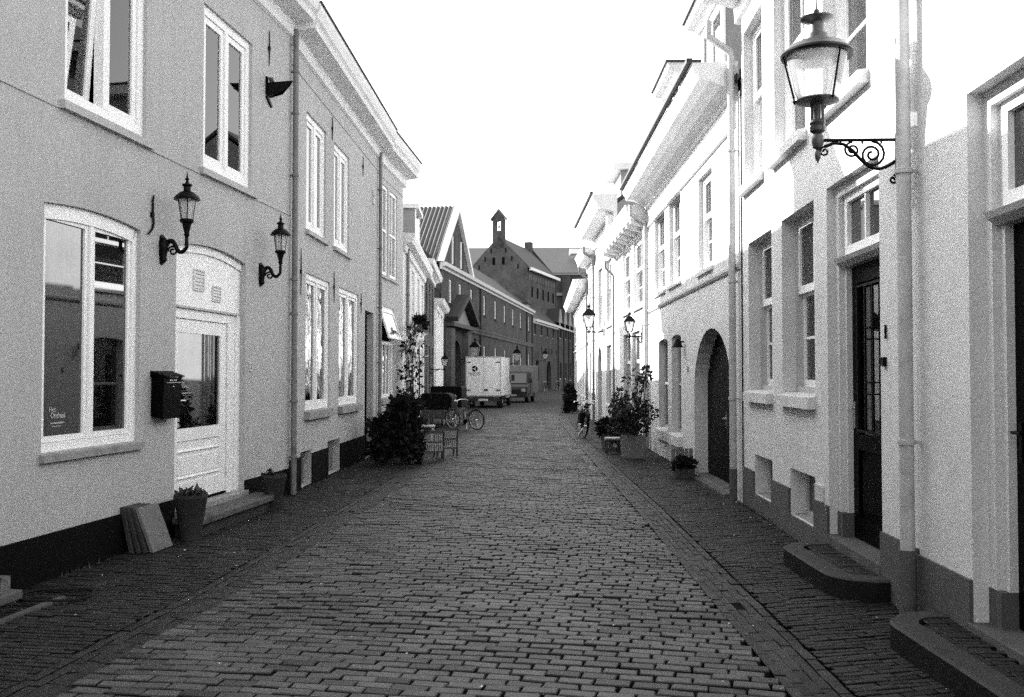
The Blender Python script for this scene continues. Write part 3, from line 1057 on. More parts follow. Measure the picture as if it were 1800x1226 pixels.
F2.mb().box(0.0, 1.15, 1.2, 3.6, 7.4, 8.75).build('dormer', 'white_paint', h2)
dm = [o for o in h2.children if o.name.startswith('dormer')][0]
F2.mb().box(-0.12, 1.27, 1.05, 3.7, 8.752, 8.86).build('dormer_roof', 'cornice_paint', dm)
F2.mb().box(0.2, 0.95, 1.17, 1.198, 7.8, 8.6).build('pane', 'pane', dm)
# second bay after the bend
ops3 = [(0.28, 1.83, 1.21, 3.29, 0, 0.10), (0.32, 1.12, 4.0, 6.05, 0, 0.08), (1.32, 2.20, 4.0, 6.05, 0, 0.08)]
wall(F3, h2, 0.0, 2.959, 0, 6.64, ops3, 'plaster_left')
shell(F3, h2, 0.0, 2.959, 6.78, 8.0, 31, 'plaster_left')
plinth(F3, h2, 0, 2.959, 0.50, [], 'plinth_black')
P3 = [(y, z - 0.14) for y, z in PROF]
cornice(F3, h2, -0.03, 3.22, P3)
F3.mb().box(-0.03, 3.22, -0.445, -0.40, 7.065, 7.095).build('gutter_edge', 'lead', h2)
F3.mb().box(0, 2.95, -0.014, 0.004, 6.18, 6.198).build('string_course', 'plaster_left', h2)
m = F3.mb()
frame_box(m, 0.28, 1.83, 1.21, 3.29, 0.08, 0.03, 0.10)
m.box(0.36, 1.75, 0.035, 0.095, 2.42, 2.50)
w = m.build('window', 'white_paint', h2)
s = F3.mb(); gl = F3.mb()
frame_box(s, 0.37, 1.74, 2.505, 3.205, 0.07, 0.0, 0.04)
gl.box(0.44, 1.67, 0.015, 0.021, 2.575, 3.135)
rot = Matrix.Translation((0, 0.04, 3.2)) @ Matrix.Rotation(R(-18), 4, 'X') @ Matrix.Translation((0, -0.04, -3.2))
s.v = [rot @ q for q in s.v]; gl.v = [rot @ q for q in gl.v]
s.build('sash', 'white_paint', w); gl.build('pane', 'pane_pale', w)
F3.mb().box(0.36, 1.75, 0.07, 0.076, 1.29, 2.42).build('pane', 'pane_pale', w)
m = F3.mb()
for xx in (0.75, 1.15, 1.5):
    m.box(xx, xx + 0.05, 0.045, 0.068, 1.29, 2.42)
m.build('glazing_bar', 'white_paint', w)
sill(F3, w, 0.28, 1.83, 1.2, drop=0.13, out=0.09)
for a, b in ((0.32, 1.12), (1.32, 2.20)):
    w = plain_window(F3, h2, a, b, 4.0, 6.05, rec=0.03, glass='pane_pale', fw=0.08, bars=1, vbars=1)
    sill(F3, w, a, b, 3.99, drop=0.08, out=0.06, mat='plaster_left')

# ---- white house further down
F4 = Facade((-2.75, 24.30), (-3.0, 33.0))
h4 = thing('house', 'white plastered house with dormer behind the climbing plant', 'house', F4.w(4, 0))
ops = [(a, a + 0.95, 3.15, 4.70, 0, 0.1) for a in (1.0, 3.1, 5.3, 7.3)] + [(a, a + 1.0, 0.85, 2.75, 0, 0.1) for a in (0.9, 3.0, 5.3)] + [(7.2, 8.2, 0.1, 2.75, 0, 0.15)]
wall(F4, h4, 0, 8.70, 0, 5.22, ops, 'plaster_white')
shell(F4, h4, 0, 8.70, 5.25, 8, 33, 'plaster_white')
for i, o in enumerate(ops):
    w = plain_window(F4, h4, *o[:4], rec=0.06, glass='pane', mat='white_paint', fw=0.07, bars=1 if i < 7 else 2)
    if i < 7:
        sill(F4, w, o[0], o[1], o[2] - 0.01, mat='sill_stone')
cornice(F4, h4, -0.02, 8.72, [(-0.01, 4.86), (-0.06, 4.88), (-0.07, 5.04), (-0.24, 5.08), (-0.30, 5.24), (-0.30, 5.30), (0.03, 5.32), (0.03, 4.86)])
plinth(F4, h4, 0, 8.70, 0.4, [(7.2, 8.2, 0)], 'plinth_grey')
downpipe(F4, h4, 0.75, 0.02, 5.0, r=0.045, mat='zinc', brackets=(1, 2.4, 3.8))
m = F4.mb(); m.box(6.2, 8.2, 0.15, 3.0, 5.9, 7.0)
dm = m.build('dormer', 'plaster_grey', h4)
F4.mb().box(6.1, 8.3, 0.02, 3.1, 7.002, 7.14).build('dormer_roof', 'cornice_paint', dm)
m = F4.mb(); m.box(6.21, 6.4, 0.12, 0.148, 5.9, 7.0); m.box(8.0, 8.19, 0.12, 0.148, 5.9, 7.0)
m.build('dormer_frame', 'white_paint', dm)
F4.mb().box(6.4, 8.0, 0.135, 0.148, 6.0, 6.95).build('pane', 'pane', dm)

# ---- two narrow houses before the brick range
F5 = Facade((-3.02, 33.02), (-3.22, 39.9))
h5 = thing('house', 'narrow dark brick house between two white fronts, left side', 'house', F5.w(3, 0))
ops = [(1.0, 2.0, 3.3, 5.2, 0, 0.12), (3.2, 4.2, 3.3, 5.2, 0, 0.12), (5.2, 6.2, 3.3, 5.2, 0, 0.12), (1.0, 2.0, 0.9, 2.8, 0, 0.12), (3.2, 4.2, 0.9, 2.8, 0, 0.12), (5.2, 6.2, 0.05, 2.8, 0, 0.15)]
wall(F5, h5, 0, 6.88, 0, 5.6, ops, 'brick_far', wallco=True)
shell(F5, h5, 0, 6.88, 5.65, 8, 35, 'brick_far', wallco=True)
for o in ops:
    plain_window(F5, h5, *o[:4], rec=0.06, fw=0.08)
cornice(F5, h5, 0, 6.88, [(-0.01, 5.35), (-0.07, 5.36), (-0.08, 5.5), (-0.30, 5.55), (-0.36, 5.72), (0.03, 5.74), (0.03, 5.35)])
F6 = Facade((-3.24, 39.92), (-3.42, 46.5))
h6 = thing('house', 'low white house front with tall pilaster before the brick range', 'house', F6.w(3, 0))
ops = [(1.2, 2.2, 3.0, 4.3, 0, 0.12), (3.8, 4.8, 3.0, 4.3, 0, 0.12), (1.2, 2.2, 0.8, 2.5, 0, 0.12), (3.8, 4.8, 0.05, 2.6, 0, 0.15)]
wall(F6, h6, 0, 6.58, 0, 4.8, ops, 'plaster_white')
shell(F6, h6, 0, 6.58, 4.85, 8, 35, 'plaster_white')
for o in ops:
    plain_window(F6, h6, *o[:4], rec=0.06, fw=0.08)
for a in (0.05, 3.1, 6.0):
    F6.mb().box(a, a + 0.5, -0.12, 0.004, 0, 4.45).build('pilaster', 'white_paint', h6)
cornice(F6, h6, 0, 6.6, [(-0.01, 4.45), (-0.14, 4.46), (-0.16, 4.66), (-0.36, 4.72), (-0.44, 4.9), (0.03, 4.92), (0.03, 4.45)])

FG = Facade((-3.46, 46.55), (-4.3, 58.9))  # added block closing the gap, so no sun strip falls on the road
hg = thing('building', 'dark brick building added to shade the road, behind the truck, between the white front and the long range', 'building', FG.w(6, 0))
wall(FG, hg, 0, 12.3, 0, 5.6, [(7.2, 9.6, 0.05, 3.1, 0.5, 0.4)], 'brick_dark', wallco=True)
shell(FG, hg, 0, 12.3, 5.7, 8, 38, 'brick_dark', wallco=True)
FG.mb().box(7.2, 9.6, 0.36, 0.42, 0.05, 3.1).build('door', 'black_paint', hg)

# ================================================================ BRICK RANGE AT THE BEND
FB1 = Facade((-4.33, 59.0), (2.14, 104.0))         # 45.46
hb = thing('building', 'long two storey brick range with portal gable and white cornice at the bend', 'building', FB1.w(20, 0))
up = [(x - 0.5, x + 0.5, 6.35, 7.85, 0, 0.2) for x in (2.8, 6.0, 10.1, 15.6, 20.9, 26.0, 31.2, 36.5, 43.0)]
lo = [(x - 0.5, x + 0.5, 2.5, 3.95, 0, 0.2) for x in (10.15, 15.6, 21.0, 26.2, 31.5, 36.7, 43.0)]
gf = [(x - 0.5, x + 0.5, 0.7, 2.0, 0, 0.2) for x in (15.6, 21.0, 26.2, 31.5, 36.7)]
por = [(3.2, 6.4, 0.05, 4.0, 1.5, 0.5)]
wall(FB1, hb, 0, 45.46, 0, 8.25, up + lo + gf + por, 'brick_far', wallco=True)
shell(FB1, hb, 0, 45.46, 8.35, 8.0, 41, 'brick_far', wallco=True)
for o in up + lo + gf:
    w = plain_window(FB1, hb, *o[:4], rec=0.08, fw=0.12, bars=1, glass='pane_blind')
    sill(FB1, w, o[0], o[1], o[2] - 0.01, drop=0.12, out=0.08, mat='blue_stone')
cornice(FB1, hb, -0.3, 45.5, [(-0.01, 8.2), (-0.12, 8.22), (-0.12, 8.36), (-0.34, 8.4), (-0.40, 8.62), (0.03, 8.64), (0.03, 8.2)])
cornice(FB1, hb, 6.6, 45.46, [(-0.01, 4.72), (-0.10, 4.74), (-0.16, 4.95), (-0.22, 5.0), (-0.22, 5.06), (0.01, 5.1)], mat='brick_dark', name='string_course')
cornice(FB1, hb, 28.0, 45.46, [(-0.01, 2.2), (-0.08, 2.22), (-0.10, 2.4), (0.01, 2.44)], mat='brick_dark', name='string_course')
for x in (13.4, 40.7, 45.2):
    FB1.mb().tube([(x, -0.1, 0.02), (x, -0.1, 8.2)], 0.09, 8).build('downpipe', 'dark_pipe', hb, smooth=True)
# portal with pediment
m = FB1.mb()
m.box(1.4, 2.6, -0.35, 0.004, 0, 4.7); m.box(7.0, 8.2, -0.35, 0.004, 0, 4.7)
pt = m.build('portal', 'brick_dark', hb)
FB1.mb().box(1.2, 8.6, -0.55, 0.004, 4.80, 5.05).build('entablature', 'grey_panel', pt)
m = FB1.mb()
m.extrude([(1.6, 5.06), (8.2, 5.06), (4.9, 6.6)], 'y', -0.3, 0.01)
m.build('tympanum', 'pale_panel', pt)
m = FB1.mb()
for a, b, c in ((1.1, 4.9, 1), (8.7, 4.9, -1)):
    m.extrude([(a, 5.06), (b, 6.72), (b, 7.05), (a - c * 0.15, 5.36)], 'y', -0.85, 0.012)
m.build('pediment_roof', 'roof_tile', pt)
m = FB1.mb(); m.box(3.2, 6.4, 0.42, 0.48, 0.05, 4.0)
m.build('door', 'black_paint', hb)
# cross gable with pantiles
GX0, GX1, GXC, GZ = -0.3, 10.0, 4.85, 12.9
m = FB1.mb()
z0 = 8.64
m.extrude([(GX0 + 0.2, z0), (GX1 - 0.2, z0), (GXC, GZ - 0.2)], 'y', 0.05, 0.3)
gw = m.build('gable', 'brick_far', hb, wallco='wall')
for x, z0_, z1_ in ((3.5, 8.9, 10.7), (6.3, 8.9, 10.7)):
    m = FB1.mb()
    m.box(x, x + 0.75, -0.01, 0.046, z0_, z1_)
    FBw = m.build('window', 'black_paint', gw)
    FB1.mb().box(x - 0.16, x - 0.002, -0.03, 0.046, z0_, z1_).build('frame', 'white_paint', gw)
m = FB1.mb()
for a, s_ in ((GX0, 1), (GX1, -1)):
    m.extrude([(a - s_ * 0.25, 8.66), (a + s_ * 0.2, 8.66), (GXC, GZ - 0.35), (GXC, GZ + 0.2)], 'y', -0.2, 0.12)
m.build('barge_board', 'white_paint', gw)


def corrugated(fac, house, a, b, y0, y1, pitch=0.26, amp=0.055, mat='pantile', name='roof', step=0):
    """Pantiled slope between the lines a and b ((x, z) at eave and ridge), tile ridges running down the slope."""
    m = fac.mb()
    n = int((y1 - y0) / pitch * 6)
    ax, az = a
    bx, bz = b
    nx, nz = -(bz - az), (bx - ax)
    l = math.hypot(nx, nz)
    nx, nz = nx / l, nz / l
    if nz < 0:
        nx, nz = -nx, -nz
    prev = None
    for i in range(n + 1):
        y = y0 + (y1 - y0) * i / n
        ph = (y - y0) / pitch
        d = amp * abs(math.sin(ph * math.pi))
        cur = ((ax + nx * d, y, az + nz * d), (bx + nx * d, y, bz + nz * d))
        if prev:
            m.poly([prev[0], cur[0], cur[1], prev[1]])
        prev = cur
    m.poly([(ax, y0, az - 0.1), (ax, y1, az - 0.1), (bx, y1, bz - 0.1), (bx, y0, bz - 0.1)])
    return m.build(name, mat, house)


corrugated(FB1, hb, (GX0 - 0.2, 8.5), (GXC, GZ), 0.05, 9.5, pitch=0.28, amp=0.09)
corrugated(FB1, hb, (GX1 + 0.2, 8.5), (GXC, GZ), 0.05, 9.5, pitch=0.28, amp=0.09)

# far wing with gablets
FB2 = Facade((2.3, 105.0), (9.0, 137.0))           # 32.7
hc = thing('building', 'far brick wing with white pointed gablets and arched door', 'building', FB2.w(16, 0))
up = [(x - 0.55, x + 0.55, 6.15, 7.3, 0, 0.2) for x in (1.3, 5.2, 9.3, 13.5)]
up2 = [(x - 0.9, x + 0.9, 6.4, 7.5, 0, 0.2) for x in (19.3, 23.6, 27.9, 31.6)]
lo = [(1.4, 3.3, 1.1, 3.3, 0, 0.25)] + [(x - 0.9, x + 0.9, 1.2, 3.3, 0, 0.25) for x in (19.3, 23.4, 27.5, 31.6)]
dd = [(8.6, 11.8, 0.05, 3.4, 1.5, 0.4)]
sm = [(x - 0.3, x + 0.3, 4.2, 4.9, 0, 0.2) for x in (5.2, 8.2, 10.2, 12.2, 15.5)]
wall(FB2, hc, 0, 32.69, 0, 7.55, up + up2 + lo + dd + sm, 'brick_dark', wallco=True)
shell(FB2, hc, 0, 32.69, 7.7, 8.0, 42, 'brick_dark', wallco=True)
for o in up + up2 + lo:
    wd = o[1] - o[0]
    m = FB2.mb()
    m.box(o[0], o[0] + wd * 0.30, 0.10, 0.16, o[2], o[3])
    m.box(o[0] + wd * 0.30, o[1], 0.12, 0.16, o[2], o[2] + 0.1)
    w = m.build('window', 'white_paint', hc)
    FB2.mb().box(o[0] + wd * 0.30, o[1], 0.14, 0.15, o[2] + 0.1, o[3]).build('pane', 'pane', w)
for o in sm:
    FB2.mb().box(o[0], o[1], 0.14, 0.15, o[2], o[3]).build('window', 'black_paint', hc)
FB2.mb().box(8.6, 11.8, 0.36, 0.42, 0.05, 3.4).build('door', 'black_paint', hc)
cornice(FB2, hc, 0, 17.5, [(-0.01, 7.4), (-0.12, 7.42), (-0.14, 7.55), (-0.4, 7.6), (-0.45, 7.85), (0.03, 7.87), (0.03, 7.4)])
cornice(FB2, hc, 17.5, 32.69, [(-0.01, 7.62), (-0.2, 7.64), (-0.25, 7.82), (0.03, 7.84), (0.03, 7.62)])
for x in (19.3, 23.6, 27.9, 31.6):
    m = FB2.mb(); m.extrude([(x - 1.0, 8.45), (x + 1.0, 8.45), (x, 10.2)], 'y', -0.05, 0.12)
    gb = m.build('gablet', 'pale_panel', hc)
    m = FB2.mb(); m.extrude([(x - 1.1, 8.45), (x + 1.1, 8.45), (x, 10.3)], 'y', 0.121, 3.0)
    m.build('gablet_roof', 'roof_tile', gb)
    FB2.mb().box(x - 1.1, x + 1.1, 0.0, 2.8, 7.85, 8.44).build('dormer', 'black_paint', gb)
    FB2.mb().box(x - 1.25, x - 0.98, -0.12, -0.001, 7.85, 8.449).build('post', 'pale_panel', gb)
for x in (16.8, 21.5, 25.8, 29.8):
    FB2.mb().tube([(x, -0.12, 0.02), (x, -0.12, 7.6)], 0.11, 8).build('downpipe', 'dark_pipe', hc, smooth=True)
m = FB2.mb(); m.box(2.6, 4.2, 1.2, 3.5, 8.6, 9.7)
dm = m.build('dormer', 'plaster_grey', hc)
FB2.mb().box(2.4, 4.4, 1.0, 3.6, 9.702, 9.85).build('dormer_roof', 'lead', dm)

# chapel with bell-cote
ca = R(16.6)
cw = 3.55
c0 = Vector((-4.75 + 3.0, 116.0))
dirx = Vector((math.cos(ca), -math.sin(ca)))
fc = Vector(((876 - 900) / 1700 * 116, 116))       # foot of the gable's middle
FC = Facade((fc.x - dirx.x * cw, fc.y - dirx.y * cw), (fc.x + dirx.x * cw, fc.y + dirx.y * cw))
hch = thing('chapel', 'brick chapel with stepped gable and open bell-cote above the roofs', 'chapel', FC.w(cw, 0))
EZ, AZ, DEP = 14.4, 18.3, 14.0
m = FC.mb()
m.extrude([(0, 0), (2 * cw, 0), (2 * cw, EZ + 0.3), (cw, AZ + 0.2), (0, EZ + 0.3)], 'y', 0, 0.5)
cg = m.build('gable', 'brick_far', hch, wallco='wall')
for x in (cw - 0.75, cw + 0.45):
    FC.mb().box(x, x + 0.34, -0.02, 0.0, 15.0, 15.9).build('window', 'black_paint', cg)
for s_ in (-1, 1):
    for t in (0.2, 0.45, 0.7):
        x = cw + s_ * cw * (1 - t) * 0.86
        z = EZ + (AZ - EZ) * t - 0.5
        FC.mb().box(x - 0.09, x + 0.09, -0.03, 0.0, z - 0.2, z + 0.35).build('wall_anchor', 'black_iron', cg)
FC.mb().box(2 * cw - 0.5, 2 * cw, 0.5, DEP, 0, EZ).build('side_wall', 'brick_far', hch, wallco='wall')
FC.mb().box(0, 0.5, 0.5, DEP, 0, EZ).build('side_wall', 'brick_far', hch, wallco='wall')
for k in range(5):
    y = 2.0 + k * 2.6
    FC.mb().box(2 * cw, 2 * cw + 0.02, y, y + 0.75, 11.2, 12.5).build('window', 'black_paint', hch)
for k in range(16):
    y = 0.8 + k * 0.82
    FC.mb().box(2 * cw, 2 * cw + 0.08, y, y + 0.36, 13.2, 13.9).build('corbel', 'brick_dark', hch)
m = FC.mb()
for s_ in (-1, 1):
    xe = cw + s_ * (cw + 0.35)
    m.raw([(xe, 0.4, EZ - 0.1), (xe, DEP, EZ - 0.1), (cw, DEP, AZ), (cw, 0.4, AZ), (xe, 0.4, EZ + 0.1), (xe, DEP, EZ + 0.1), (cw, DEP, AZ + 0.2), (cw, 0.4, AZ + 0.2)],
          [(0, 1, 2, 3), (4, 7, 6, 5), (0, 4, 5, 1), (1, 5, 6, 2), (3, 2, 6, 7), (0, 3, 7, 4)])
m.build('roof', 'roof_tile', hch)
FC.mb().box(2 * cw + 0.2, 2 * cw + 0.55, 0.4, DEP + 0.6, EZ - 0.12, EZ + 0.22).build('gutter', 'white_paint', hch)
m = FC.mb(); m.extrude([(-0.1, 0), (2 * cw + 0.1, 0), (2 * cw + 0.1, EZ + 0.3), (cw, AZ + 0.7), (-0.1, EZ + 0.3)], 'y', DEP, DEP + 0.4)
m.build('rear_wall', 'brick_dark', hch, wallco='wall')
FC.mb().box(cw - 0.45, cw + 0.45, DEP - 0.9, DEP + 0.1, AZ - 0.2, AZ + 1.2).build('chimney', 'brick_dark', hch, wallco='wall')
# the cote: two piers, arch head, pointed cap
m = FC.mb()
bw = 0.76
m.box(cw - bw, cw + bw, 0.0, 0.55, AZ - 1.4, 19.13)
m.box(cw - bw, cw - 0.28, 0.0, 0.55, 19.13, 20.33)
m.box(cw + 0.28, cw + bw, 0.0, 0.55, 19.13, 20.33)
ar = arc_pts(cw - 0.28, cw + 0.28, 20.03, 0.28, 8)
m.extrude([(cw - bw, 20.33)] + [(cw - 0.28, 20.33)] + [p for p in ar if p[1] > 20.18] + [(cw + 0.28, 20.33), (cw + bw, 20.33), (cw + bw, 20.48), (cw, 21.53), (cw - bw, 20.48)], 'y', 0.0, 0.55)
bc = m.build('bell_cote', 'brick_far', hch, wallco='wall')
m = FC.mb()
for s_ in (-1, 1):
    m.extrude([(cw + s_ * (bw + 0.22), 20.38), (cw, 21.56), (cw, 21.76), (cw + s_ * (bw + 0.22), 20.58)], 'y', -0.1, 0.65)
m.build('cap', 'brick_dark', bc)
m = FC.mb(); m.lathe([(0.03, 19.98), (0.07, 19.93), (0.10, 19.73), (0.16, 19.50)], (cw, 0.28, 0), 12)
m.tube([(cw, 0.28, 19.98), (cw, 0.28, 20.23)], 0.03, 6)
m.build('bell', 'black_iron', bc, smooth=True)
FC.mb().tube([(cw, 0.28, 21.68), (cw + 0.12, 0.28, 22.28)], 0.025, 6).build('vane', 'black_iron', bc)

# great hall behind
FH = Facade((-9.0, 140.0), (32.0, 139.0))
hh = thing('hall', 'great hall with long pale roof behind the chapel', 'hall', FH.w(15, 0))
wall(FH, hh, 0, 41, 0, 16.6, [], 'brick_dark', wallco=True)
m = FH.mb()
m.raw([(-1, -0.4, 16.5), (42, -0.4, 16.5), (42, 6, 21.0), (-1, 6, 21.0), (42, 12.5, 16.5), (-1, 12.5, 16.5)], [(0, 1, 2, 3), (3, 2, 4, 5), (0, 5, 4, 1), (0, 3, 5), (1, 4, 2)])
m.build('roof', 'slate_pale', hh)
FH.mb().box(0, 41, 0.1, 12, 0, 16.4).build('rear_wall', 'brick_dark', hh, wallco='wall')
for x in (8, 16.3, 24):
    FH.mb().box(x, x + 1.1, -0.9, -0.001, 0, 16.0).build('buttress', 'brick_dark', hh, wallco='wall')
FH.mb().box(0, 41, -0.35, -0.002, 13.2, 13.6).build('string_course', 'plaster_grey', hh)
FH.mb().box(-0.5, 41, -0.3, -0.0, 16.2, 16.45).build('eave_board', 'plaster_grey', hh)
m = FH.mb(); m.box(17.4, 25.0, 0.6, 3.0, 19.4, 20.1)
m.build('roof_hatch', 'white_paint', hh)

# ================================================================ RIGHT SIDE
G1 = Facade((3.114, 13.0), (2.594 + 0.04 * -3, -3))   # x = 16.013 - s
SP = 6.16                                             # party line at the fat downpipe
r1 = thing('house', 'white plastered house number 1 with black grille door and sash windows', 'house', G1.w(3, 0))
X = lambda s: 16.013 - s
ops = [(X(15.66), X(14.33), 1.53, 3.44, 0, 0.17), (X(13.83), X(12.50), 1.53, 3.45, 0, 0.17), (X(12.06), X(10.61), 0.24, 3.47, 0, 0.26),
       (0.12, X(14.77), 4.24, 6.30, 0, 0.16), (X(14.15), X(12.78), 4.24, 6.30, 0, 0.16), (X(12.15), X(10.87), 4.24, 6.30, 0, 0.16),
       (X(15.34), X(14.36), 0.22, 0.72, 0, 0.22), (X(13.52), X(12.53), 0.22, 0.72, 0, 0.22)]
wall(G1, r1, 0, SP, 0, 6.85, ops, 'plaster_right')
shell(G1, r1, 0, SP, 6.95, 8.0, 40, 'plaster_right')
plinth(G1, r1, 0, SP, 0.5, [(o[0], o[1], o[2]) for o in ops[6:]] + [(ops[2][0], ops[2][1], 0.10)], 'plinth_grey', out=0.022)
for o in ops[:2]:
    w = sash_window(G1, r1, *o[:4], rec=0.15, top=0.43, glass='window_glass')
    room(G1, w, o[0] + 0.02, o[1] - 0.02, o[2] + 0.02, o[3] - 0.02, 0.28, (0.24, 0.3), mat='grey_panel')
    sill(G1, w, o[0], o[1], o[2] - 0.015, drop=0.13, out=0.08, over=0.02, mat='plaster_right')
for o in ops[3:6]:
    w = sash_window(G1, r1, *o[:4], rec=0.12, top=0.45, outer='white_paint', glass='pane_old')
    sill(G1, w, o[0], o[1], o[2] - 0.015, drop=0.12, out=0.09, over=0.05, mat='plaster_right')
for o in ops[6:]:
    w = plain_window(G1, r1, *o[:4], rec=0.16, fw=0.05, bars=0, vbars=1, mat='frame_grey')
    sill(G1, w, o[0], o[1], o[2] + 0.01, drop=0.02, out=-0.001, over=-0.01, depth=0.2, mat='sill_stone')
m = G1.mb()
frame_box(m, X(12.45), X(12.22), 0.52, 0.67, 0.014, -0.028, -0.004)
for k in range(5):
    m.box(X(12.45) + 0.03 + k * 0.036, X(12.45) + 0.045 + k * 0.036, -0.026, -0.004, 0.534, 0.656)
m.build('vent', 'louvre', r1)


def grand_door(fac, house, xa, xb, za, zb, ztr, rec, leaf, grille=True, knob=True, frame='plaster_right', upper='pane'):
    """Recessed door: stone jamb mouldings, transom light with a bar, dark leaf."""
    m = fac.mb()
    m.box(xa, xa + 0.10, rec - 0.10, rec + 0.02, za + 0.22, zb)
    m.box(xb - 0.10, xb, rec - 0.10, rec + 0.02, za + 0.22, zb)
    m.box(xa + 0.10, xb - 0.10, rec - 0.10, rec + 0.02, zb - 0.10, zb)
    m.box(xa + 0.10, xa + 0.16, rec - 0.05, rec + 0.02, za + 0.22, zb - 0.10)
    m.box(xb - 0.16, xb - 0.10, rec - 0.05, rec + 0.02, za + 0.22, zb - 0.10)
    d = m.build('door', frame, house)
    for q in (xa, xb - 0.16):
        fac.mb().box(q - 0.002, q + 0.162, rec - 0.104, rec + 0.02, za, za + 0.218).build('jamb_block', 'plinth_grey', d)
    # transom light
    m = fac.mb()
    frame_box(m, xa + 0.16, xb - 0.16, ztr, zb - 0.10, 0.07, rec - 0.06, rec + 0.0, wb=0.10)
    c = (xa + xb) / 2
    m.box(c - 0.02, c + 0.02, rec - 0.055, rec - 0.004, ztr + 0.10, zb - 0.17)
    m.build('transom_window', 'white_paint', d)
    fac.mb().box(xa + 0.23, xb - 0.23, rec - 0.02, rec - 0.012, ztr + 0.10, zb - 0.17).build('pane', 'pane', d)
    m = fac.mb()
    m.extrude([(rec - 0.13, ztr - 0.05), (rec - 0.15, ztr - 0.012), (rec - 0.12, ztr - 0.002), (rec, ztr - 0.002), (rec, ztr - 0.09), (rec - 0.08, ztr - 0.09)], 'x', xa + 0.101, xb - 0.101)
    m.build('transom_moulding', 'frame_grey', d)
    a, b = xa + 0.162, xb - 0.162
    zt = ztr - 0.09
    m = fac.mb()
    m.box(a, a + 0.14, rec + 0.0, rec + 0.05, za + 0.01, zt)
    m.box(b - 0.14, b, rec + 0.0, rec + 0.05, za + 0.01, zt)
    m.box(a + 0.14, b - 0.14, rec, rec + 0.05, zt - 0.16, zt)
    zmid = za + 0.95
    m.box(a + 0.14, b - 0.14, rec, rec + 0.05, zmid - 0.14, zmid)
    m.box(a + 0.14, b - 0.14, rec, rec + 0.05, za + 0.01, za + 0.2)
    m.box(a + 0.14, b - 0.14, rec + 0.025, rec + 0.045, za + 0.2, zmid - 0.14)
    m.box(a + 0.22, b - 0.22, rec + 0.012, rec + 0.03, za + 0.28, zmid - 0.22)
    m.build('door_leaf', leaf, d)
    fac.mb().box(a + 0.14, b - 0.14, rec + 0.03, rec + 0.04, zmid, zt - 0.16).build('pane' if upper == 'pane' else 'panel', upper, d)
    if grille:
        z0, z1 = zmid + 0.02, zt - 0.18
        m = fac.mb()
        frame_box(m, a + 0.15, b - 0.15, z0, z1, 0.022, rec - 0.012, rec + 0.012)
        for k in (0.25, 0.5, 0.75):
            x = a + 0.15 + (b - a - 0.30) * k
            m.box(x - 0.011, x + 0.011, rec - 0.008, rec + 0.008, z0 + 0.022, z1 - 0.022)
        x = (a + b) / 2
        for q in (0.30, 0.66):
            z = z0 + (z1 - z0) * q
            for dz in (-0.05, 0.05):
                for dx in (-0.045, 0.045):
                    m.lathe([(0.004, -0.008), (0.036, -0.006), (0.036, 0.006), (0.004, 0.008)], (x + dx, rec - 0.02, z + dz), 10)
        gr = m.build('grille', 'black_iron', d)
    if knob:
        m = fac.mb()
        m.box(a + 0.05, a + 0.085, rec - 0.012, rec - 0.001, za + 1.0, za + 1.24)
        m.tube([(a + 0.067, rec - 0.005, za + 1.18), (a + 0.067, rec - 0.06, za + 1.18), (a + 0.17, rec - 0.06, za + 1.18)], 0.010, 8)
        m.build('handle', 'chrome' if grille else 'black_iron', d, smooth=True)
    fac.mb().box(xa - 0.02, xb + 0.02, -0.03, rec + 0.12, za - 0.138, za + 0.002).build('threshold', 'step_stone', d, bevel=0.008)
    return d


grand_door(G1, r1, X(12.06), X(10.61), 0.24, 3.47, 2.80, 0.18, 'black_paint')
nm = text_mesh('1', 0.16, 'house_number', 'black_iron', r1, G1.M, (X(10.46), -0.012, 2.0), depth=0.014)
G1.mb().box(X(10.53), X(10.47), -0.03, 0.0, 1.79, 1.86).build('door_bell', 'black_iron', r1)
PR = [(-0.01, 6.55), (-0.05, 6.57), (-0.06, 6.78), (-0.30, 6.84), (-0.50, 6.86), (-0.52, 6.98), (-0.58, 7.10), (-0.60, 7.22), (0.03, 7.24), (0.03, 6.55)]
cornice(G1, r1, -0.22, SP, PR)
G1.mb().box(-0.22, SP, -0.66, -0.58, 7.225, 7.27).build('gutter_edge', 'lead', r1)
p = downpipe(G1, r1, X(9.80), 0.5, 6.6, r=0.05, mat='pale_pipe', out=0.10, brackets=(1.25, 3.16, 5.2))
G1.mb().tube([(X(9.80), -0.10, 0.0), (X(9.80), -0.10, 0.5)], 0.060, 12).build('pipe_shoe', 'plinth_grey', p, smooth=True)
m = G1.mb()
m.tube([(X(9.80) - 0.11, -0.03, 2.95), (X(9.80) - 0.11, -0.05, 3.1), (X(9.80) - 0.07, -0.08, 3.14)], 0.012, 8)
m.build('cable', 'frame_grey', r1, smooth=True)

r0 = thing('house', 'nearest white plastered house with deep black doorway, right edge', 'house', G1.w(9, 0))
d0 = (X(8.99), X(8.99) + 1.45)
ops0 = [(d0[0], d0[1], 0.2, 3.47, 0, 0.26), (10.2, 11.6, 1.5, 3.45, 0, 0.17), (7.0, 8.4, 4.5, 6.4, 0, 0.16), (10.2, 11.6, 4.5, 6.4, 0, 0.16), (13.4, 14.8, 1.5, 3.45, 0, 0.17), (13.4, 14.8, 4.5, 6.4, 0, 0.16)]
wall(G1, r0, SP + 0.002, 19.0, 0, 7.0, ops0, 'plaster_right')
shell(G1, r0, SP + 0.002, 19.0, 7.1, 8.0, 40, 'plaster_right')
plinth(G1, r0, SP + 0.002, 19.0, 0.46, [(d0[0], d0[1], 0.06)], 'plinth_grey', out=0.022)
grand_door(G1, r0, d0[0], d0[1], 0.2, 3.47, 2.72, 0.20, 'black_paint', grille=False, upper='black_paint')
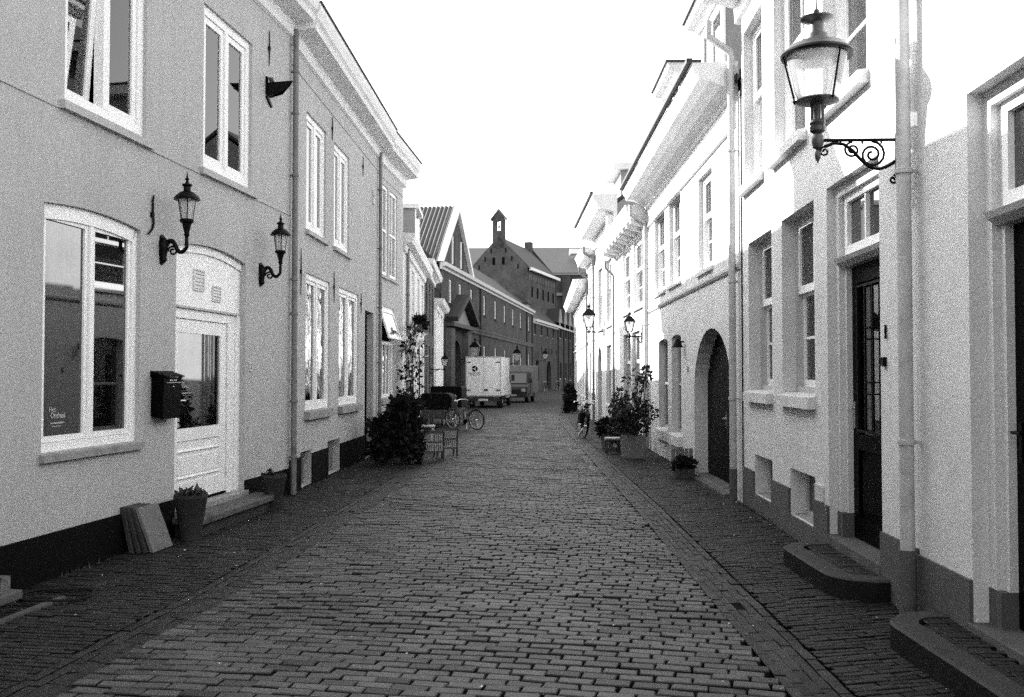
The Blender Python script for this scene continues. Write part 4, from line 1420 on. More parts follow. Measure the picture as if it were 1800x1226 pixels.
G1.mb().box(d0[0] + 0.055, d0[0] + 0.09, 0.13, 0.158, 1.78, 1.90).build('door_bell', 'black_iron', r0)
for o in ops0[1:]:
    w = sash_window(G1, r0, *o[:4], rec=0.14)
    sill(G1, w, o[0], o[1], o[2] - 0.015, drop=0.12, out=0.08, mat='plaster_right')
cornice(G1, r0, SP + 0.01, 19.0, [(y, z + 0.15) for y, z in PR])

# ---- house with the arched gate
G2 = Facade((3.2, 22.6), (3.1, 13.05))
r2 = thing('house', 'white plastered house with arched dark gate and heavy eaves cornice', 'house', G2.w(5, 0))
X2 = lambda s: 9.5505 - s
opu = [(X2(8.48), X2(6.95), 3.52, 5.25, 0, 0.14), (X2(6.39), X2(4.96), 3.52, 5.25, 0, 0.14), (X2(3.15), X2(1.96), 3.45, 5.0, 0, 0.14)]
opl = [(X2(7.94), X2(6.63), 0.60, 2.48, 0.05, 0.16), (X2(6.10), X2(4.98), 0.60, 2.50, 0.05, 0.16)]
arch = (X2(3.61), X2(0.66), 0.05, 2.46, 1.0, 0.27)
wall(G2, r2, 0, 9.55, 0, 5.6, opu + opl + [arch], 'plaster_right')
shell(G2, r2, 0, 9.55, 5.75, 8, 40, 'plaster_right')
for o in opu:
    w = sash_window(G2, r2, *o[:4], rec=0.08, top=0.45, outer='white_paint', glass='pane_old')
    sill(G2, w, o[0], o[1], o[2] - 0.01, drop=0.08, out=0.05, mat='plaster_right')
for o in opl:
    w = plain_window(G2, r2, o[0], o[1], o[2], o[3], rec=0.12, mat='frame_grey', bars=1)
    sill(G2, w, o[0], o[1], o[2] - 0.01, drop=0.2, out=0.09, over=0.12, mat='plaster_right')
m = G2.mb()
m.box(arch[0] - 0.0, arch[1], 0.25, 0.31, 0.05, 2.46)
gate = m.build('gate', 'dark_panel', r2)
mid = (arch[0] + arch[1]) / 2
for k in range(14):
    xa = arch[0] + 0.02 + k * (arch[1] - arch[0] - 0.04) / 14
    ww = (arch[1] - arch[0] - 0.04) / 14 - 0.012
    hz = 1.46 + 1.0 * math.sqrt(max(0.02, 1 - ((xa + ww / 2 - mid) / ((arch[1] - arch[0]) / 2)) ** 2)) - 0.02
    G2.mb().box(xa, xa + ww, 0.225, 0.249, 0.08, hz).build('board', 'dark_panel', gate)
m = G2.mb(); m.tube([(mid + 0.1, 0.22, 1.05), (mid + 0.1, 0.17, 1.05), (mid + 0.25, 0.17, 1.05)], 0.012, 8)
m.box(mid + 0.075, mid + 0.125, 0.212, 0.224, 0.9, 1.15)
m.build('handle', 'chrome', gate, smooth=True)
G2.mb().box(arch[0] - 0.1, arch[1] + 0.05, -0.12, 0.30, -0.04, 0.045).build('threshold', 'step_stone', r2, bevel=0.01)
m = G2.mb(); m.extrude([(-0.03, 3.17), (-0.05, 3.2), (-0.05, 3.24), (0.004, 3.27), (0.004, 3.15)], 'x', 0, 9.54)
m.build('string_course', 'soffit_grey', r2)
PR2 = [(-0.01, 5.16), (-0.05, 5.17), (-0.05, 5.23), (-0.03, 5.24), (-0.03, 5.58), (-0.08, 5.60), (-0.10, 5.66), (-0.20, 5.74), (-0.36, 5.80), (-0.52, 5.82), (-0.53, 5.88), (-0.58, 5.93), (-0.60, 6.0), (-0.60, 6.05), (0.03, 6.08), (0.03, 5.16)]
cornice(G2, r2, -0.02, 9.3, PR2)
G2.mb().box(-0.02, 9.3, -0.68, -0.60, 6.062, 6.12).build('gutter_edge', 'lead', r2)
downpipe(G2, r2, 0.12, 0.02, 5.2, r=0.05, mat='pale_pipe', out=0.08, brackets=(1.3, 2.9, 4.2), elbow=0.35)
downpipe(G2, r2, 9.40, 0.45, 6.1, r=0.05, mat='pale_pipe', out=0.09, brackets=(1.4, 3.0, 4.8), elbow=0.3)
G2.mb().tube([(9.40, -0.09, 0.0), (9.40, -0.09, 0.45)], 0.054, 12).build('pipe_shoe', 'plinth_grey', r2, smooth=True)
for (a, b, zt) in ((0.9, 2.7, 7.95), (5.2, 7.0, 7.95)):
    m = G2.mb(); m.box(a, b, 0.349, 3.0, 6.1, zt)
    dm = m.build('dormer', 'plaster_grey', r2)
    m = G2.mb(); frame_box(m, a - 0.02, b + 0.02, 6.1, zt - 0.02, 0.16, 0.30, 0.348)
    m.box((a + b) / 2 - 0.05, (a + b) / 2 + 0.05, 0.305, 0.348, 6.26, zt - 0.18)
    m.build('dormer_frame', 'white_paint', dm)
    G2.mb().box(a + 0.14, b - 0.14, 0.33, 0.348, 6.26, zt - 0.18).build('pane', 'pane', dm)
    m = G2.mb(); m.extrude([(0.24, zt + 0.002), (3.1, zt + 0.002), (3.1, zt + 0.20), (0.02, zt + 0.20), (0.06, zt + 0.10), (0.16, zt + 0.08)], 'x', a - 0.2, b + 0.2)
    m.build('dormer_cornice', 'cornice_paint', dm)
    G2.mb().box(a - 0.24, b + 0.24, -0.02, 3.12, zt + 0.202, zt + 0.24).build('dormer_roof', 'lead', dm)
text_mesh('3', 0.14, 'house_number', 'black_iron', r2, G2.M, (X2(4.19), -0.012, 1.78), depth=0.012)
m = G2.mb()
m.tube([(X2(4.62), 0.0, 2.33), (X2(4.62), -0.10, 2.33)], 0.015, 8)
m.lathe([(0.03, 0.06), (0.05, 0.04), (0.11, -0.10), (0.105, -0.10), (0.03, 0.0)], (X2(4.62), -0.13, 2.33), 16)
wl = m.build('wall_lamp', 'black_iron', None, smooth=True, base=G2.w(X2(4.62), -0.05, 2.2))
tag(wl, 'small black cone wall lamp beside the arched gate', 'wall lamp')

# ---- house with bracketed balcony-like cornice
G3 = Facade((3.15, 29.4), (3.2, 22.6))
r3 = thing('house', 'low white house with bracketed cornice beside the big potted bush', 'house', G3.w(3, 0))
X3 = lambda s: 6.80 - s
opu = [(X3(4.9), X3(3.2), 3.45, 5.15, 0, 0.12), (X3(2.6), X3(0.9), 3.45, 5.15, 0, 0.12)]
opl = [(X3(4.8), X3(3.3), 0.85, 2.85, 0, 0.12), (X3(3.0), X3(1.5), 0.85, 2.85, 0, 0.12), (X3(1.0), X3(0.2), 0.05, 2.85, 0, 0.2)]
wall(G3, r3, 0, 6.8, 0, 5.35, opu + opl, 'plaster_white')
shell(G3, r3, 0, 6.8, 5.55, 8, 14, 'plaster_white')
for o in opu:
    w = sash_window(G3, r3, *o[:4], rec=0.05, outer='white_paint', top=0.45, glass='pane_old')
    sill(G3, w, o[0], o[1], o[2] - 0.01, mat='plaster_white')
for o in opl[:2]:
    w = sash_window(G3, r3, *o[:4], rec=0.08, outer='frame_grey', top=0.4)
    sill(G3, w, o[0], o[1], o[2] - 0.01, mat='plaster_white')
plain_window(G3, r3, *opl[2][:4], rec=0.12, mat='dark_panel', bars=1)
cornice(G3, r3, 0.0, 6.78, [(-0.01, 5.2), (-0.05, 5.21), (-0.06, 5.36), (-0.42, 5.40), (-0.46, 5.54), (-0.52, 5.60), (-0.54, 5.72), (0.03, 5.74), (0.03, 5.2)])
for k in range(9):
    G3.mb().extrude([(-0.062, 5.22), (-0.40, 5.32), (-0.40, 5.396), (-0.062, 5.396)], 'x', 0.25 + k * 0.78, 0.42 + k * 0.78).build('bracket', 'cornice_paint', r3)
downpipe(G3, r3, 6.65, 0.02, 5.2, r=0.045, mat='pale_pipe', out=0.07, brackets=(1.2, 3.0), elbow=0.3)
downpipe(G3, r3, 0.1, 0.02, 4.7, r=0.035, mat='zinc', out=0.07, brackets=(1.2, 3.0), elbow=0.25)

G4 = Facade((3.10, 36.0), (3.15, 29.4))
r4 = thing('house', 'taller white house with deep white cornice and arched doorway, right side', 'house', G4.w(3, 0))
X4 = lambda s: 6.60 - s
opu = [(X4(5.5), X4(3.9), 3.35, 5.5, 0, 0.14), (X4(2.7), X4(1.0), 3.35, 5.5, 0, 0.14)]
opl = [(X4(2.7), X4(1.2), 0.8, 2.7, 0, 0.14), (X4(5.6), X4(4.2), 0.05, 2.75, 0.65, 0.4)]
wall(G4, r4, 0, 6.6, 0, 6.75, opu + opl, 'plaster_white')
shell(G4, r4, 0, 6.6, 6.95, 8, 35, 'plaster_grey')
for o in opu:
    w = sash_window(G4, r4, *o[:4], rec=0.10, outer='white_paint', glass='pane_old')
    sill(G4, w, o[0], o[1], o[2] - 0.01, mat='plaster_white')
w = sash_window(G4, r4, *opl[0][:4], rec=0.10)
sill(G4, w, opl[0][0], opl[0][1], opl[0][2] - 0.01, mat='plaster_white')
G4.mb().box(opl[1][0], opl[1][1], 0.36, 0.42, 0.05, 2.75).build('door', 'black_paint', r4)
cornice(G4, r4, -0.02, 6.9, [(-0.01, 6.35), (-0.06, 6.37), (-0.07, 6.66), (-0.12, 6.70), (-0.55, 6.76), (-0.58, 6.94), (-0.70, 7.05), (-0.72, 7.2), (0.03, 7.22), (0.03, 6.35)])
G4.mb().box(-0.02, 6.9, -0.79, -0.70, 7.21, 7.28).build('gutter_edge', 'lead', r4)
G4.mb().box(6.3, 6.62, -0.25, -0.075, 6.05, 6.62).build('console', 'cornice_paint', r4)
m = G4.mb(); m.box(3.6, 5.6, 0.3, 3.0, 7.2, 8.2)
dm = m.build('dormer', 'plaster_grey', r4)
G4.mb().box(3.4, 5.8, 0.05, 3.1, 8.202, 8.4).build('dormer_roof', 'cornice_paint', dm)
p = downpipe(G4, r4, 0.15, 0.02, 6.0, r=0.05, mat='zinc', out=0.08, brackets=(1.2, 3.0, 4.6), elbow=0.35)
m = G4.mb(); m.lathe([(0.05, 5.75), (0.07, 5.85), (0.13, 6.1), (0.13, 6.2), (0.06, 6.2)], (0.15, -0.08, 0), 12)
m.build('hopper', 'zinc', p, smooth=True)

G5 = Facade((3.1, 39.3), (3.1, 36.0))
r5 = thing('house', 'narrow white house behind the four-sided street lantern', 'house', G5.w(1.6, 0))
ops = [(0.5, 1.4, 3.4, 5.2, 0, 0.12), (1.9, 2.8, 3.4, 5.2, 0, 0.12), (0.5, 1.4, 0.8, 2.6, 0, 0.12), (1.9, 2.8, 0.05, 2.6, 0, 0.2)]
wall(G5, r5, 0, 3.3, 0, 6.1, ops, 'plaster_white')
shell(G5, r5, 0, 3.3, 6.25, 8, 35, 'plaster_white')
for o in ops:
    plain_window(G5, r5, *o[:4], rec=0.08)
cornice(G5, r5, -0.02, 3.32, [(-0.01, 5.85), (-0.06, 5.87), (-0.07, 6.06), (-0.42, 6.12), (-0.46, 6.28), (-0.55, 6.45), (0.03, 6.47), (0.03, 5.85)])
downpipe(G5, r5, 0.1, 0.02, 5.6, r=0.045, mat='zinc', out=0.07, brackets=(1.2, 3.0), elbow=0.3)
G6 = Facade((3.55, 55.0), (3.1, 39.32))
r6 = thing('house', 'farthest white house front on the right where the street bends', 'house', G6.w(8, 0))
ops = [(x, x + 1.0, 3.4, 4.8, 0, 0.12) for x in (1.0, 3.4, 5.8, 8.2, 10.6, 13.2)] + [(x, x + 1.0, 0.8, 2.5, 0, 0.12) for x in (1.0, 3.4, 5.8, 8.2, 10.6, 13.2)]
wall(G6, r6, 0, 15.68, 0, 5.3, ops, 'plaster_white')
shell(G6, r6, 0, 15.68, 5.45, 8, 35, 'plaster_white')
for o in ops:
    w = plain_window(G6, r6, *o[:4], rec=0.08)
    sill(G6, w, o[0], o[1], o[2] - 0.01, mat='plaster_white')
cornice(G6, r6, -0.3, 15.7, [(-0.01, 5.0), (-0.06, 5.02), (-0.07, 5.24), (-0.48, 5.3), (-0.52, 5.46), (-0.62, 5.64), (0.03, 5.66), (0.03, 5.0)])
cornice(G6, r6, 0, 15.7, [(-0.01, 2.95), (-0.06, 2.97), (-0.06, 3.05), (0.004, 3.07)], name='string_course')
G7 = Facade((9.0, 75.0), (3.57, 55.02))
r7 = thing('house', 'house round the bend on the right, nearly hidden', 'house', G7.w(8, 0))
wall(G7, r7, 0, 20.7, 0, 5.6, [], 'brick_far', wallco=True)
shell(G7, r7, 0, 20.7, 5.7, 8, 35, 'brick_far', wallco=True)

# ================================================================ LANTERNS
def spiral(cx, cz, r0, r1, a0, turns, y, n=26):
    return [(cx + (r0 + (r1 - r0) * i / n) * math.cos(a0 + turns * 2 * math.pi * i / n), y, cz + (r0 + (r1 - r0) * i / n) * math.sin(a0 + turns * 2 * math.pi * i / n)) for i in range(n + 1)]


def scroll_lantern(fac, x, z, label, s=1.0, reach=0.28):
    """Black cast-iron wall lantern on an S-shaped arm; x, z is the middle of the wall plate."""
    t = thing('wall_lantern', label, 'lantern', fac.w(x, 0, z - 0.17), 'scroll-arm lanterns by the white door')
    m = fac.mb()
    m.extrude([(x - 0.045, z - 0.10), (x - 0.03, z - 0.17), (x, z - 0.19), (x + 0.03, z - 0.17), (x + 0.045, z - 0.10), (x + 0.05, z + 0.05), (x + 0.035, z + 0.11), (x, z + 0.13), (x - 0.035, z + 0.11), (x - 0.05, z + 0.05)], 'y', -0.022, 0.0)
    m.lathe([(0.01, -0.17), (0.035, -0.14), (0.03, -0.09), (0.045, -0.03), (0.05, 0.03), (0.03, 0.08), (0.012, 0.1)], (x, -0.03, z), 12)
    m.build('wall_plate', 'black_iron', t, smooth=True)
    m = fac.mb()
    pts = []
    for i in range(15):
        q = i / 14
        yy = -0.04 - (reach - 0.04) * q
        zz = z - 0.01 + 0.075 * math.sin(min(1, q / 0.55) * math.pi) - (0.05 * math.sin(max(0, (q - 0.5) / 0.5) * math.pi))
        pts.append((x, yy, zz))
    pts += [(x, -reach, z + 0.05), (x, -reach, z + 0.12)]
    m.tube(pts, [0.026 - 0.008 * i / len(pts) for i in range(len(pts))], 10)
    sp = [(x, -0.13 + 0.055 * math.cos(a) * (1 - a / 12), z - 0.045 + 0.055 * math.sin(a) * (1 - a / 12)) for a in [k * 0.5 for k in range(18)]]
    m.tube(sp, 0.011, 8)
    m.build('arm', 'black_iron', t, smooth=True)
    c = (x, -reach, z + 0.1)
    m = fac.mb()
    m.lathe([(0.022, 0), (0.034, 0.02), (0.03, 0.06), (0.04, 0.09), (0.055, 0.16), (0.082, 0.18), (0.086, 0.205), (0.07, 0.215), (0.0, 0.216)], c, 20, k=0.86)
    m.build('cup', 'black_iron', t, smooth=True)
    m = fac.mb()
    m.lathe([(0.065, 0.217), (0.10, 0.455)], c, 20, caps=False, k=0.86)
    m.build('glass', 'lantern_glass', t, smooth=True)
    m = fac.mb()
    for k in range(4):
        a = k * math.pi / 2 + 0.5
        m.tube([(c[0] + 0.058 * math.cos(a), c[1] + 0.058 * math.sin(a), c[2] + 0.185), (c[0] + 0.089 * math.cos(a), c[1] + 0.089 * math.sin(a), c[2] + 0.395)], 0.005, 6)
    m.build('glazing_bar', 'black_iron', t)
    m = fac.mb()
    m.lathe([(0.02, 0.217), (0.035, 0.26), (0.035, 0.34), (0.02, 0.40)], c, 12, k=0.86)
    m.build('bulb', 'lamp_inner', t, smooth=True)
    m = fac.mb()
    m.lathe([(0.10, 0.452), (0.155, 0.448), (0.158, 0.462), (0.135, 0.495), (0.085, 0.54), (0.045, 0.555), (0.042, 0.61), (0.06, 0.625), (0.06, 0.64), (0.022, 0.655), (0.016, 0.69), (0.028, 0.70), (0.012, 0.725), (0.004, 0.79)], c, 20, k=0.86)
    m.build('cap', 'black_iron', t, smooth=True)
    return t


scroll_lantern(F1, 13.17, 3.06, 'black scroll-arm wall lantern left of the white door, the nearer of the pair')
scroll_lantern(F1, 15.88, 3.08, 'black scroll-arm wall lantern right of the white door, next to the downpipe')


def street_lantern(fac, x, z, reach, s, label, group=None, name='street_lantern', plate=0.35, mat='black_iron'):
    """Four-sided tapering lantern above a straight bracket arm."""
    t = thing(name, label, 'lantern', fac.w(x, 0, z - plate), group)
    m = fac.mb()
    m.box(x - 0.03, x + 0.03, -0.02, 0.0, z - plate, z + 0.1)
    m.tube([(x, -0.01, z), (x, -reach, z)], 0.018 * max(1, s), 8)
    m.tube([(x, -0.01, z - plate * 0.9), (x, -reach * 0.35, z - plate * 0.3), (x, -reach * 0.6, z - 0.01)], 0.010, 8)
    m.lathe([(0.01, -0.05), (0.035, -0.03), (0.04, 0.0), (0.03, 0.04), (0.01, 0.06)], (x, -reach, z), 10)
    m.build('arm', mat, t, smooth=True)
    c = (x, -reach, z + 0.05)
    sq = math.sqrt(2)
    m = fac.mb()
    for a in (45, 135, 225, 315):
        ca_, sa_ = math.cos(R(a)), math.sin(R(a))
        m.tube([(c[0], c[1], c[2]), (c[0] + 0.13 * s * sq * ca_, c[1] + 0.13 * s * sq * sa_, c[2] + 0.14 * s)], 0.008, 6)
        m.tube([(c[0] + 0.13 * s * sq * ca_, c[1] + 0.13 * s * sq * sa_, c[2] + 0.14 * s), (c[0] + 0.24 * s * sq * ca_, c[1] + 0.24 * s * sq * sa_, c[2] + 0.62 * s)], 0.012, 6)
    m.box(c[0] - 0.14 * s, c[0] + 0.14 * s, c[1] - 0.14 * s, c[1] + 0.14 * s, c[2] + 0.125 * s, c[2] + 0.15 * s)
    m.build('frame', mat, t)
    m = fac.mb()
    m.lathe([(0.13 * s * sq, 0.15 * s), (0.235 * s * sq, 0.615 * s)], c, 4, caps=False, a0=math.pi / 4)
    m.build('glass', 'lantern_glass', t)
    m = fac.mb()
    m.lathe([(0.27 * s * sq, 0.62 * s), (0.27 * s * sq, 0.66 * s), (0.10 * s * sq, 0.88 * s), (0.08 * s, 0.90 * s)], c, 4, a0=math.pi / 4)
    m.lathe([(0.04 * s, 0.90 * s), (0.03 * s, 0.95 * s), (0.09 * s, 1.0 * s), (0.08 * s, 1.04 * s), (0.02 * s, 1.06 * s), (0.01 * s, 1.14 * s)], c, 10)
    m.build('cap', mat, t)
    fac.mb().lathe([(0.02 * s, 0.62 * s), (0.06 * s, 0.56 * s), (0.05 * s, 0.42 * s), (0.02 * s, 0.36 * s)], c, 10).build('bulb', 'lamp_inner', t, smooth=True)
    return t


# the big round lantern close by on the right
t = thing('round_lantern', 'large round glass street lantern on scrolled iron bracket, nearest on the right', 'lantern', G1.w(X(10.19), 0, 3.2))
bx, bz, reach = X(10.19), 3.48, 0.62
m = G1.mb()
rot90 = lambda pts: [(bx, -q[0], q[2]) for q in pts]      # scrolls drawn in (distance from wall, z)
m.tube([(bx, 0.0, bz), (bx, -reach + 0.05, bz)], 0.013, 8)
m.box(bx - 0.02, bx + 0.02, -0.015, 0.0, bz - 0.26, bz + 0.05)
m.tube(rot90(spiral(0.19, bz - 0.11, 0.10, 0.018, math.pi / 2, 2.0, 0)), 0.010, 8)
m.tube(rot90(spiral(0.335, bz - 0.075, 0.06, 0.015, math.pi / 2, -1.6, 0)), 0.009, 8)
m.tube(rot90(spiral(0.56 - 0.02, bz - 0.085, 0.036, 0.010, math.pi / 2, -1.3, 0)), 0.008, 8)
arcp = [(0.02 + 0.0, 0, bz - 0.16)] + [(0.03 + 0.30 * q, 0, bz - 0.17 - 0.065 * math.sin(q * math.pi) + 0.09 * q * q) for q in [k / 10 for k in range(11)]] + [(0.40, 0, bz - 0.03), (0.47, 0, bz - 0.022), (0.54, 0, bz - 0.048)]
m.tube(rot90(arcp), 0.013, 8)
m.tube(rot90(spiral(0.035, bz - 0.30, 0.035, 0.008, math.pi / 2, 1.3, 0)), 0.009, 8)
for q in (0.12, 0.26, 0.42):
    m.tube(rot90([(q, 0, bz), (q, 0, bz - 0.03)]), 0.008, 6)
m.build('bracket', 'black_iron', t, smooth=True)
lc = (bx, -reach + 0.03, bz)
m = G1.mb()
m.lathe([(0.004, -0.17), (0.022, -0.13), (0.024, -0.09), (0.012, -0.07), (0.035, -0.055), (0.045, -0.02), (0.045, 0.03), (0.03, 0.05), (0.055, 0.07), (0.06, 0.10), (0.05, 0.11), (0.06, 0.13), (0.05, 0.15), (0.025, 0.16), (0.028, 0.26), (0.045, 0.28)], lc, 16)
m.build('stem', 'lamp_grey', t, smooth=True)
m = G1.mb()
for k in range(2):
    a = 0.6 + k * math.pi
    m.tube([(lc[0] + 0.05 * math.cos(a), lc[1] + 0.05 * math.sin(a), lc[2] + 0.12), (lc[0] + 0.05 * math.cos(a), lc[1] + 0.05 * math.sin(a), lc[2] + 0.30)], 0.012, 8)
m.lathe([(0.05, 0.275), (0.155, 0.290), (0.16, 0.300), (0.15, 0.308), (0.0, 0.309)], lc, 32)
m.build('base_plate', 'lamp_grey', t, smooth=True)
G1.mb().lathe([(0.145, 0.310), (0.165, 0.36), (0.222, 0.635)], lc, 32, caps=False).build('glass', 'lantern_glass', t, smooth=True)
for k in range(3):
    a = 0.45 + k * 2 * math.pi / 3
    m = G1.mb()
    m.tube([(lc[0] + 0.165 * math.cos(a), lc[1] + 0.165 * math.sin(a), lc[2] + 0.295), (lc[0] + 0.25 * math.cos(a), lc[1] + 0.25 * math.sin(a), lc[2] + 0.645)], 0.008, 6)
    m.lathe([(0.005, -0.02), (0.014, 0), (0.005, 0.02)], (lc[0] + 0.168 * math.cos(a), lc[1] + 0.168 * math.sin(a), lc[2] + 0.295), 8)
    m.build('stay_rod', 'black_iron', t, smooth=True)
m = G1.mb()
m.lathe([(0.222, 0.63), (0.262, 0.628), (0.268, 0.645), (0.255, 0.665)], lc, 32, caps=False)
m.build('brim', 'black_iron', t, smooth=True)
m = G1.mb()
m.lathe([(0.255, 0.664), (0.20, 0.715), (0.13, 0.745), (0.085, 0.765), (0.08, 0.80), (0.055, 0.81), (0.052, 0.89), (0.12, 0.915), (0.125, 0.925), (0.04, 0.945), (0.016, 0.96), (0.024, 0.98), (0.008, 1.0), (0.005, 1.08)], lc, 32)
m.build('hood', 'lamp_grey', t, smooth=True)
m = G1.mb()
m.lathe([(0.03, 0.625), (0.10, 0.61), (0.12, 0.58), (0.06, 0.56), (0.0, 0.55)], lc, 20)
m.build('reflector', 'lamp_inner', t, smooth=True)

street_lantern(G4, 3.0, 3.2, 0.5, 0.82, 'four-sided black street lantern on long bracket above the right pavement', plate=0.5)
street_lantern(G3, 5.6, 2.68, 0.30, 0.5, 'small black lantern on the bracketed white house, right side', plate=0.2)
street_lantern(FB1, 5.0, 2.75, 1.2, 1.25, 'black lantern hanging before the arched portal of the brick range', plate=0.5)
street_lantern(FB1, 26.8, 2.75, 1.0, 1.4, 'black lantern on the brick range above the white truck', plate=0.5)
street_lantern(FB2, 2.0, 3.3, 1.0, 1.2, 'black lantern on the far brick wing beside its first window', plate=0.5)
street_lantern(F5, 4.4, 1.95, 0.55, 0.55, 'small black lantern over the covered cargo bikes, left side', plate=0.2)

# ================================================================ THINGS ON THE NEAR LEFT FRONT
t = thing('letterbox', 'black metal letterbox hung on the plaster beside the white door', 'letterbox', F1.w(13.2, 0, 1.27))
m = F1.mb()
m.extrude([(0.0, 1.30), (-0.13, 1.27), (-0.145, 1.70), (-0.005, 1.70)], 'x', 12.98, 13.37)
lb_ = m.build('body', 'black_paint', t, bevel=0.006)
m = F1.mb()
m.extrude([(0.0, 1.703), (-0.17, 1.703), (-0.17, 1.715), (-0.02, 1.765), (0.0, 1.765)], 'x', 12.965, 13.385)
m.build('lid', 'black_paint', t)
F1.mb().box(13.03, 13.33, -0.152, -0.146, 1.640, 1.648).build('flap_edge', 'chrome', t)
F1.mb().lathe([(0.010, 0), (0.010, 0.01)], (13.18, -0.147, 1.60), 10).build('lock', 'chrome', t)
m = F1.mb()
for k in range(7):
    if k != 3:
        m.box(13.10 + k * 0.022, 13.115 + k * 0.022, -0.149, -0.146, 1.66, 1.678)
m.build('lettering', 'plate', t)

t = thing('number_plate', 'small white house number 2 plate right of the white door', 'number plate', F1.w(15.58, 0, 1.78))
F1.mb().box(15.53, 15.63, -0.012, -0.001, 1.77, 1.89).build('plate', 'plate', t)
text_mesh('2', 0.09, 'digit', 'black_iron', t, F1.M, (15.58, -0.014, 1.80))

t = thing('bird_shaped_bracket', 'dark metal winged wall ornament high on the near house', 'ornament', F1.w(16.1, 0, 5.45))
m = F1.mb()
m.extrude([(16.02, 5.50), (16.05, 5.50), (16.05, 5.74), (16.02, 5.74)], 'y', -0.03, 0.0)
m.extrude([(16.02, 5.46), (16.20, 5.36), (16.21, 5.39), (16.05, 5.50)], 'y', -0.03, -0.005)
m.build('back_plate', 'black_iron', t)
m = F1.mb()
m.raw([(16.04, -0.02, 5.66), (16.04, -0.02, 5.48), (16.06, -0.30, 5.60), (16.06, -0.36, 5.68), (16.05, -0.20, 5.66), (16.05, -0.2, 5.52)], [(0, 4, 5, 1), (4, 3, 2, 5)])
m.raw([(16.16, -0.02, 5.66), (16.16, -0.02, 5.48), (16.10, -0.30, 5.60), (16.10, -0.36, 5.68), (16.14, -0.20, 5.66), (16.14, -0.2, 5.52)], [(1, 5, 4, 0), (5, 2, 3, 4)])
m.poly([(16.04, -0.02, 5.66), (16.16, -0.02, 5.66), (16.10, -0.36, 5.68), (16.06, -0.36, 5.68)])
m.poly([(16.04, -0.02, 5.48), (16.06, -0.30, 5.60), (16.10, -0.30, 5.60), (16.16, -0.02, 5.48)])
m.build('beak', 'black_iron', t)
F1.mb().extrude([(16.04, 5.72), (16.07, 5.74), (16.18, 5.66), (16.16, 5.64)], 'y', -0.09, -0.03).build('wing', 'wood_grey', t)

t = thing('doorstep', 'long worn stone doorstep below the white door', 'doorstep', F1.w(14.6, -0.2, 0))
m = F1.mb(); m.box(13.42, 15.72, -0.37, -0.02, 0.13, 0.205)
m.build('tread', 'step_stone', t, bevel=0.012)
m = F1.mb(); m.box(13.50, 15.60, -0.32, -0.021, -0.03, 0.128)
m.build('riser', 'blue_stone', t)

t = thing('doorstep', 'stone step at the bottom left corner of the picture', 'doorstep', F1.w(9.9, -0.3, 0))
F1.mb().box(8.2, 10.30, -0.42, -0.02, 0.075, 0.145).build('tread', 'step_stone', t, bevel=0.012)
F1.mb().box(8.25, 10.22, -0.36, -0.021, -0.03, 0.073).build('riser', 'blue_stone', t)
F1.mb().box(8.2, 10.62, -0.56, -0.50, -0.02, 0.022).build('kerb_stone', 'step_stone', t)

# loose hose ring and boot-scraper beside that step
m = MB()
c = Vector((-3.52, 7.52, 0.024))
m.tube([c + Vector((0.27 * math.cos(a), 0.22 * math.sin(a), 0.006 * math.sin(3 * a))) for a in [k * math.pi / 16 for k in range(32)]], 0.011, 6, closed=True)
tag(m.build('hose_ring', 'rubber', None, smooth=True, base=c), 'thin black hoop lying flat on the left pavement', 'hoop')
t = thing('boot_scraper', 'small stone and iron boot scraper at the foot of the near wall', 'boot scraper', F1.w(10.55, -0.05, 0))
F1.mb().box(10.5, 10.62, -0.10, -0.02, 0, 0.17).build('block', 'slab_concrete', t)
m = F1.mb(); m.tube([(10.40, -0.10, 0.0), (10.40, -0.10, 0.16), (10.5, -0.10, 0.17)], 0.012, 6)
m.build('iron', 'black_iron', t)

# leaning slabs
for i in range(4):
    a = R(13 + i * 2.6)
    m = F1.mb()
    hh_, ww_, th_ = (0.47, 0.34, 0.042)
    x0 = 12.40 + i * 0.03
    y_foot = -0.10 - i * 0.055
    mat_ = 'slab_concrete' if i == 3 else 'blue_stone'
    pr = [(y_foot, 0.01), (y_foot - th_ * math.cos(a), 0.01 + th_ * math.sin(a) * 0.2), (y_foot - th_ * math.cos(a) + hh_ * math.sin(a), hh_ * math.cos(a)), (y_foot + hh_ * math.sin(a) * 0.98, hh_ * math.cos(a) - 0.006)]
    m.extrude(pr, 'x', x0, x0 + ww_ + (0.06 if i == 3 else 0.0))
    o = m.build('paving_slab', mat_, None, base=F1.w(x0 + 0.15, y_foot, 0), bevel=0.006)
    tag(o, ['innermost grey paving slab of the stack leaning on the black plinth', 'second grey paving slab of the leaning stack, counted from the wall',
            'third grey paving slab of the leaning stack, counted from the wall', 'front paving slab of the leaning stack, its pale face showing'][i], 'paving slab', 'slabs leaning on the black plinth')


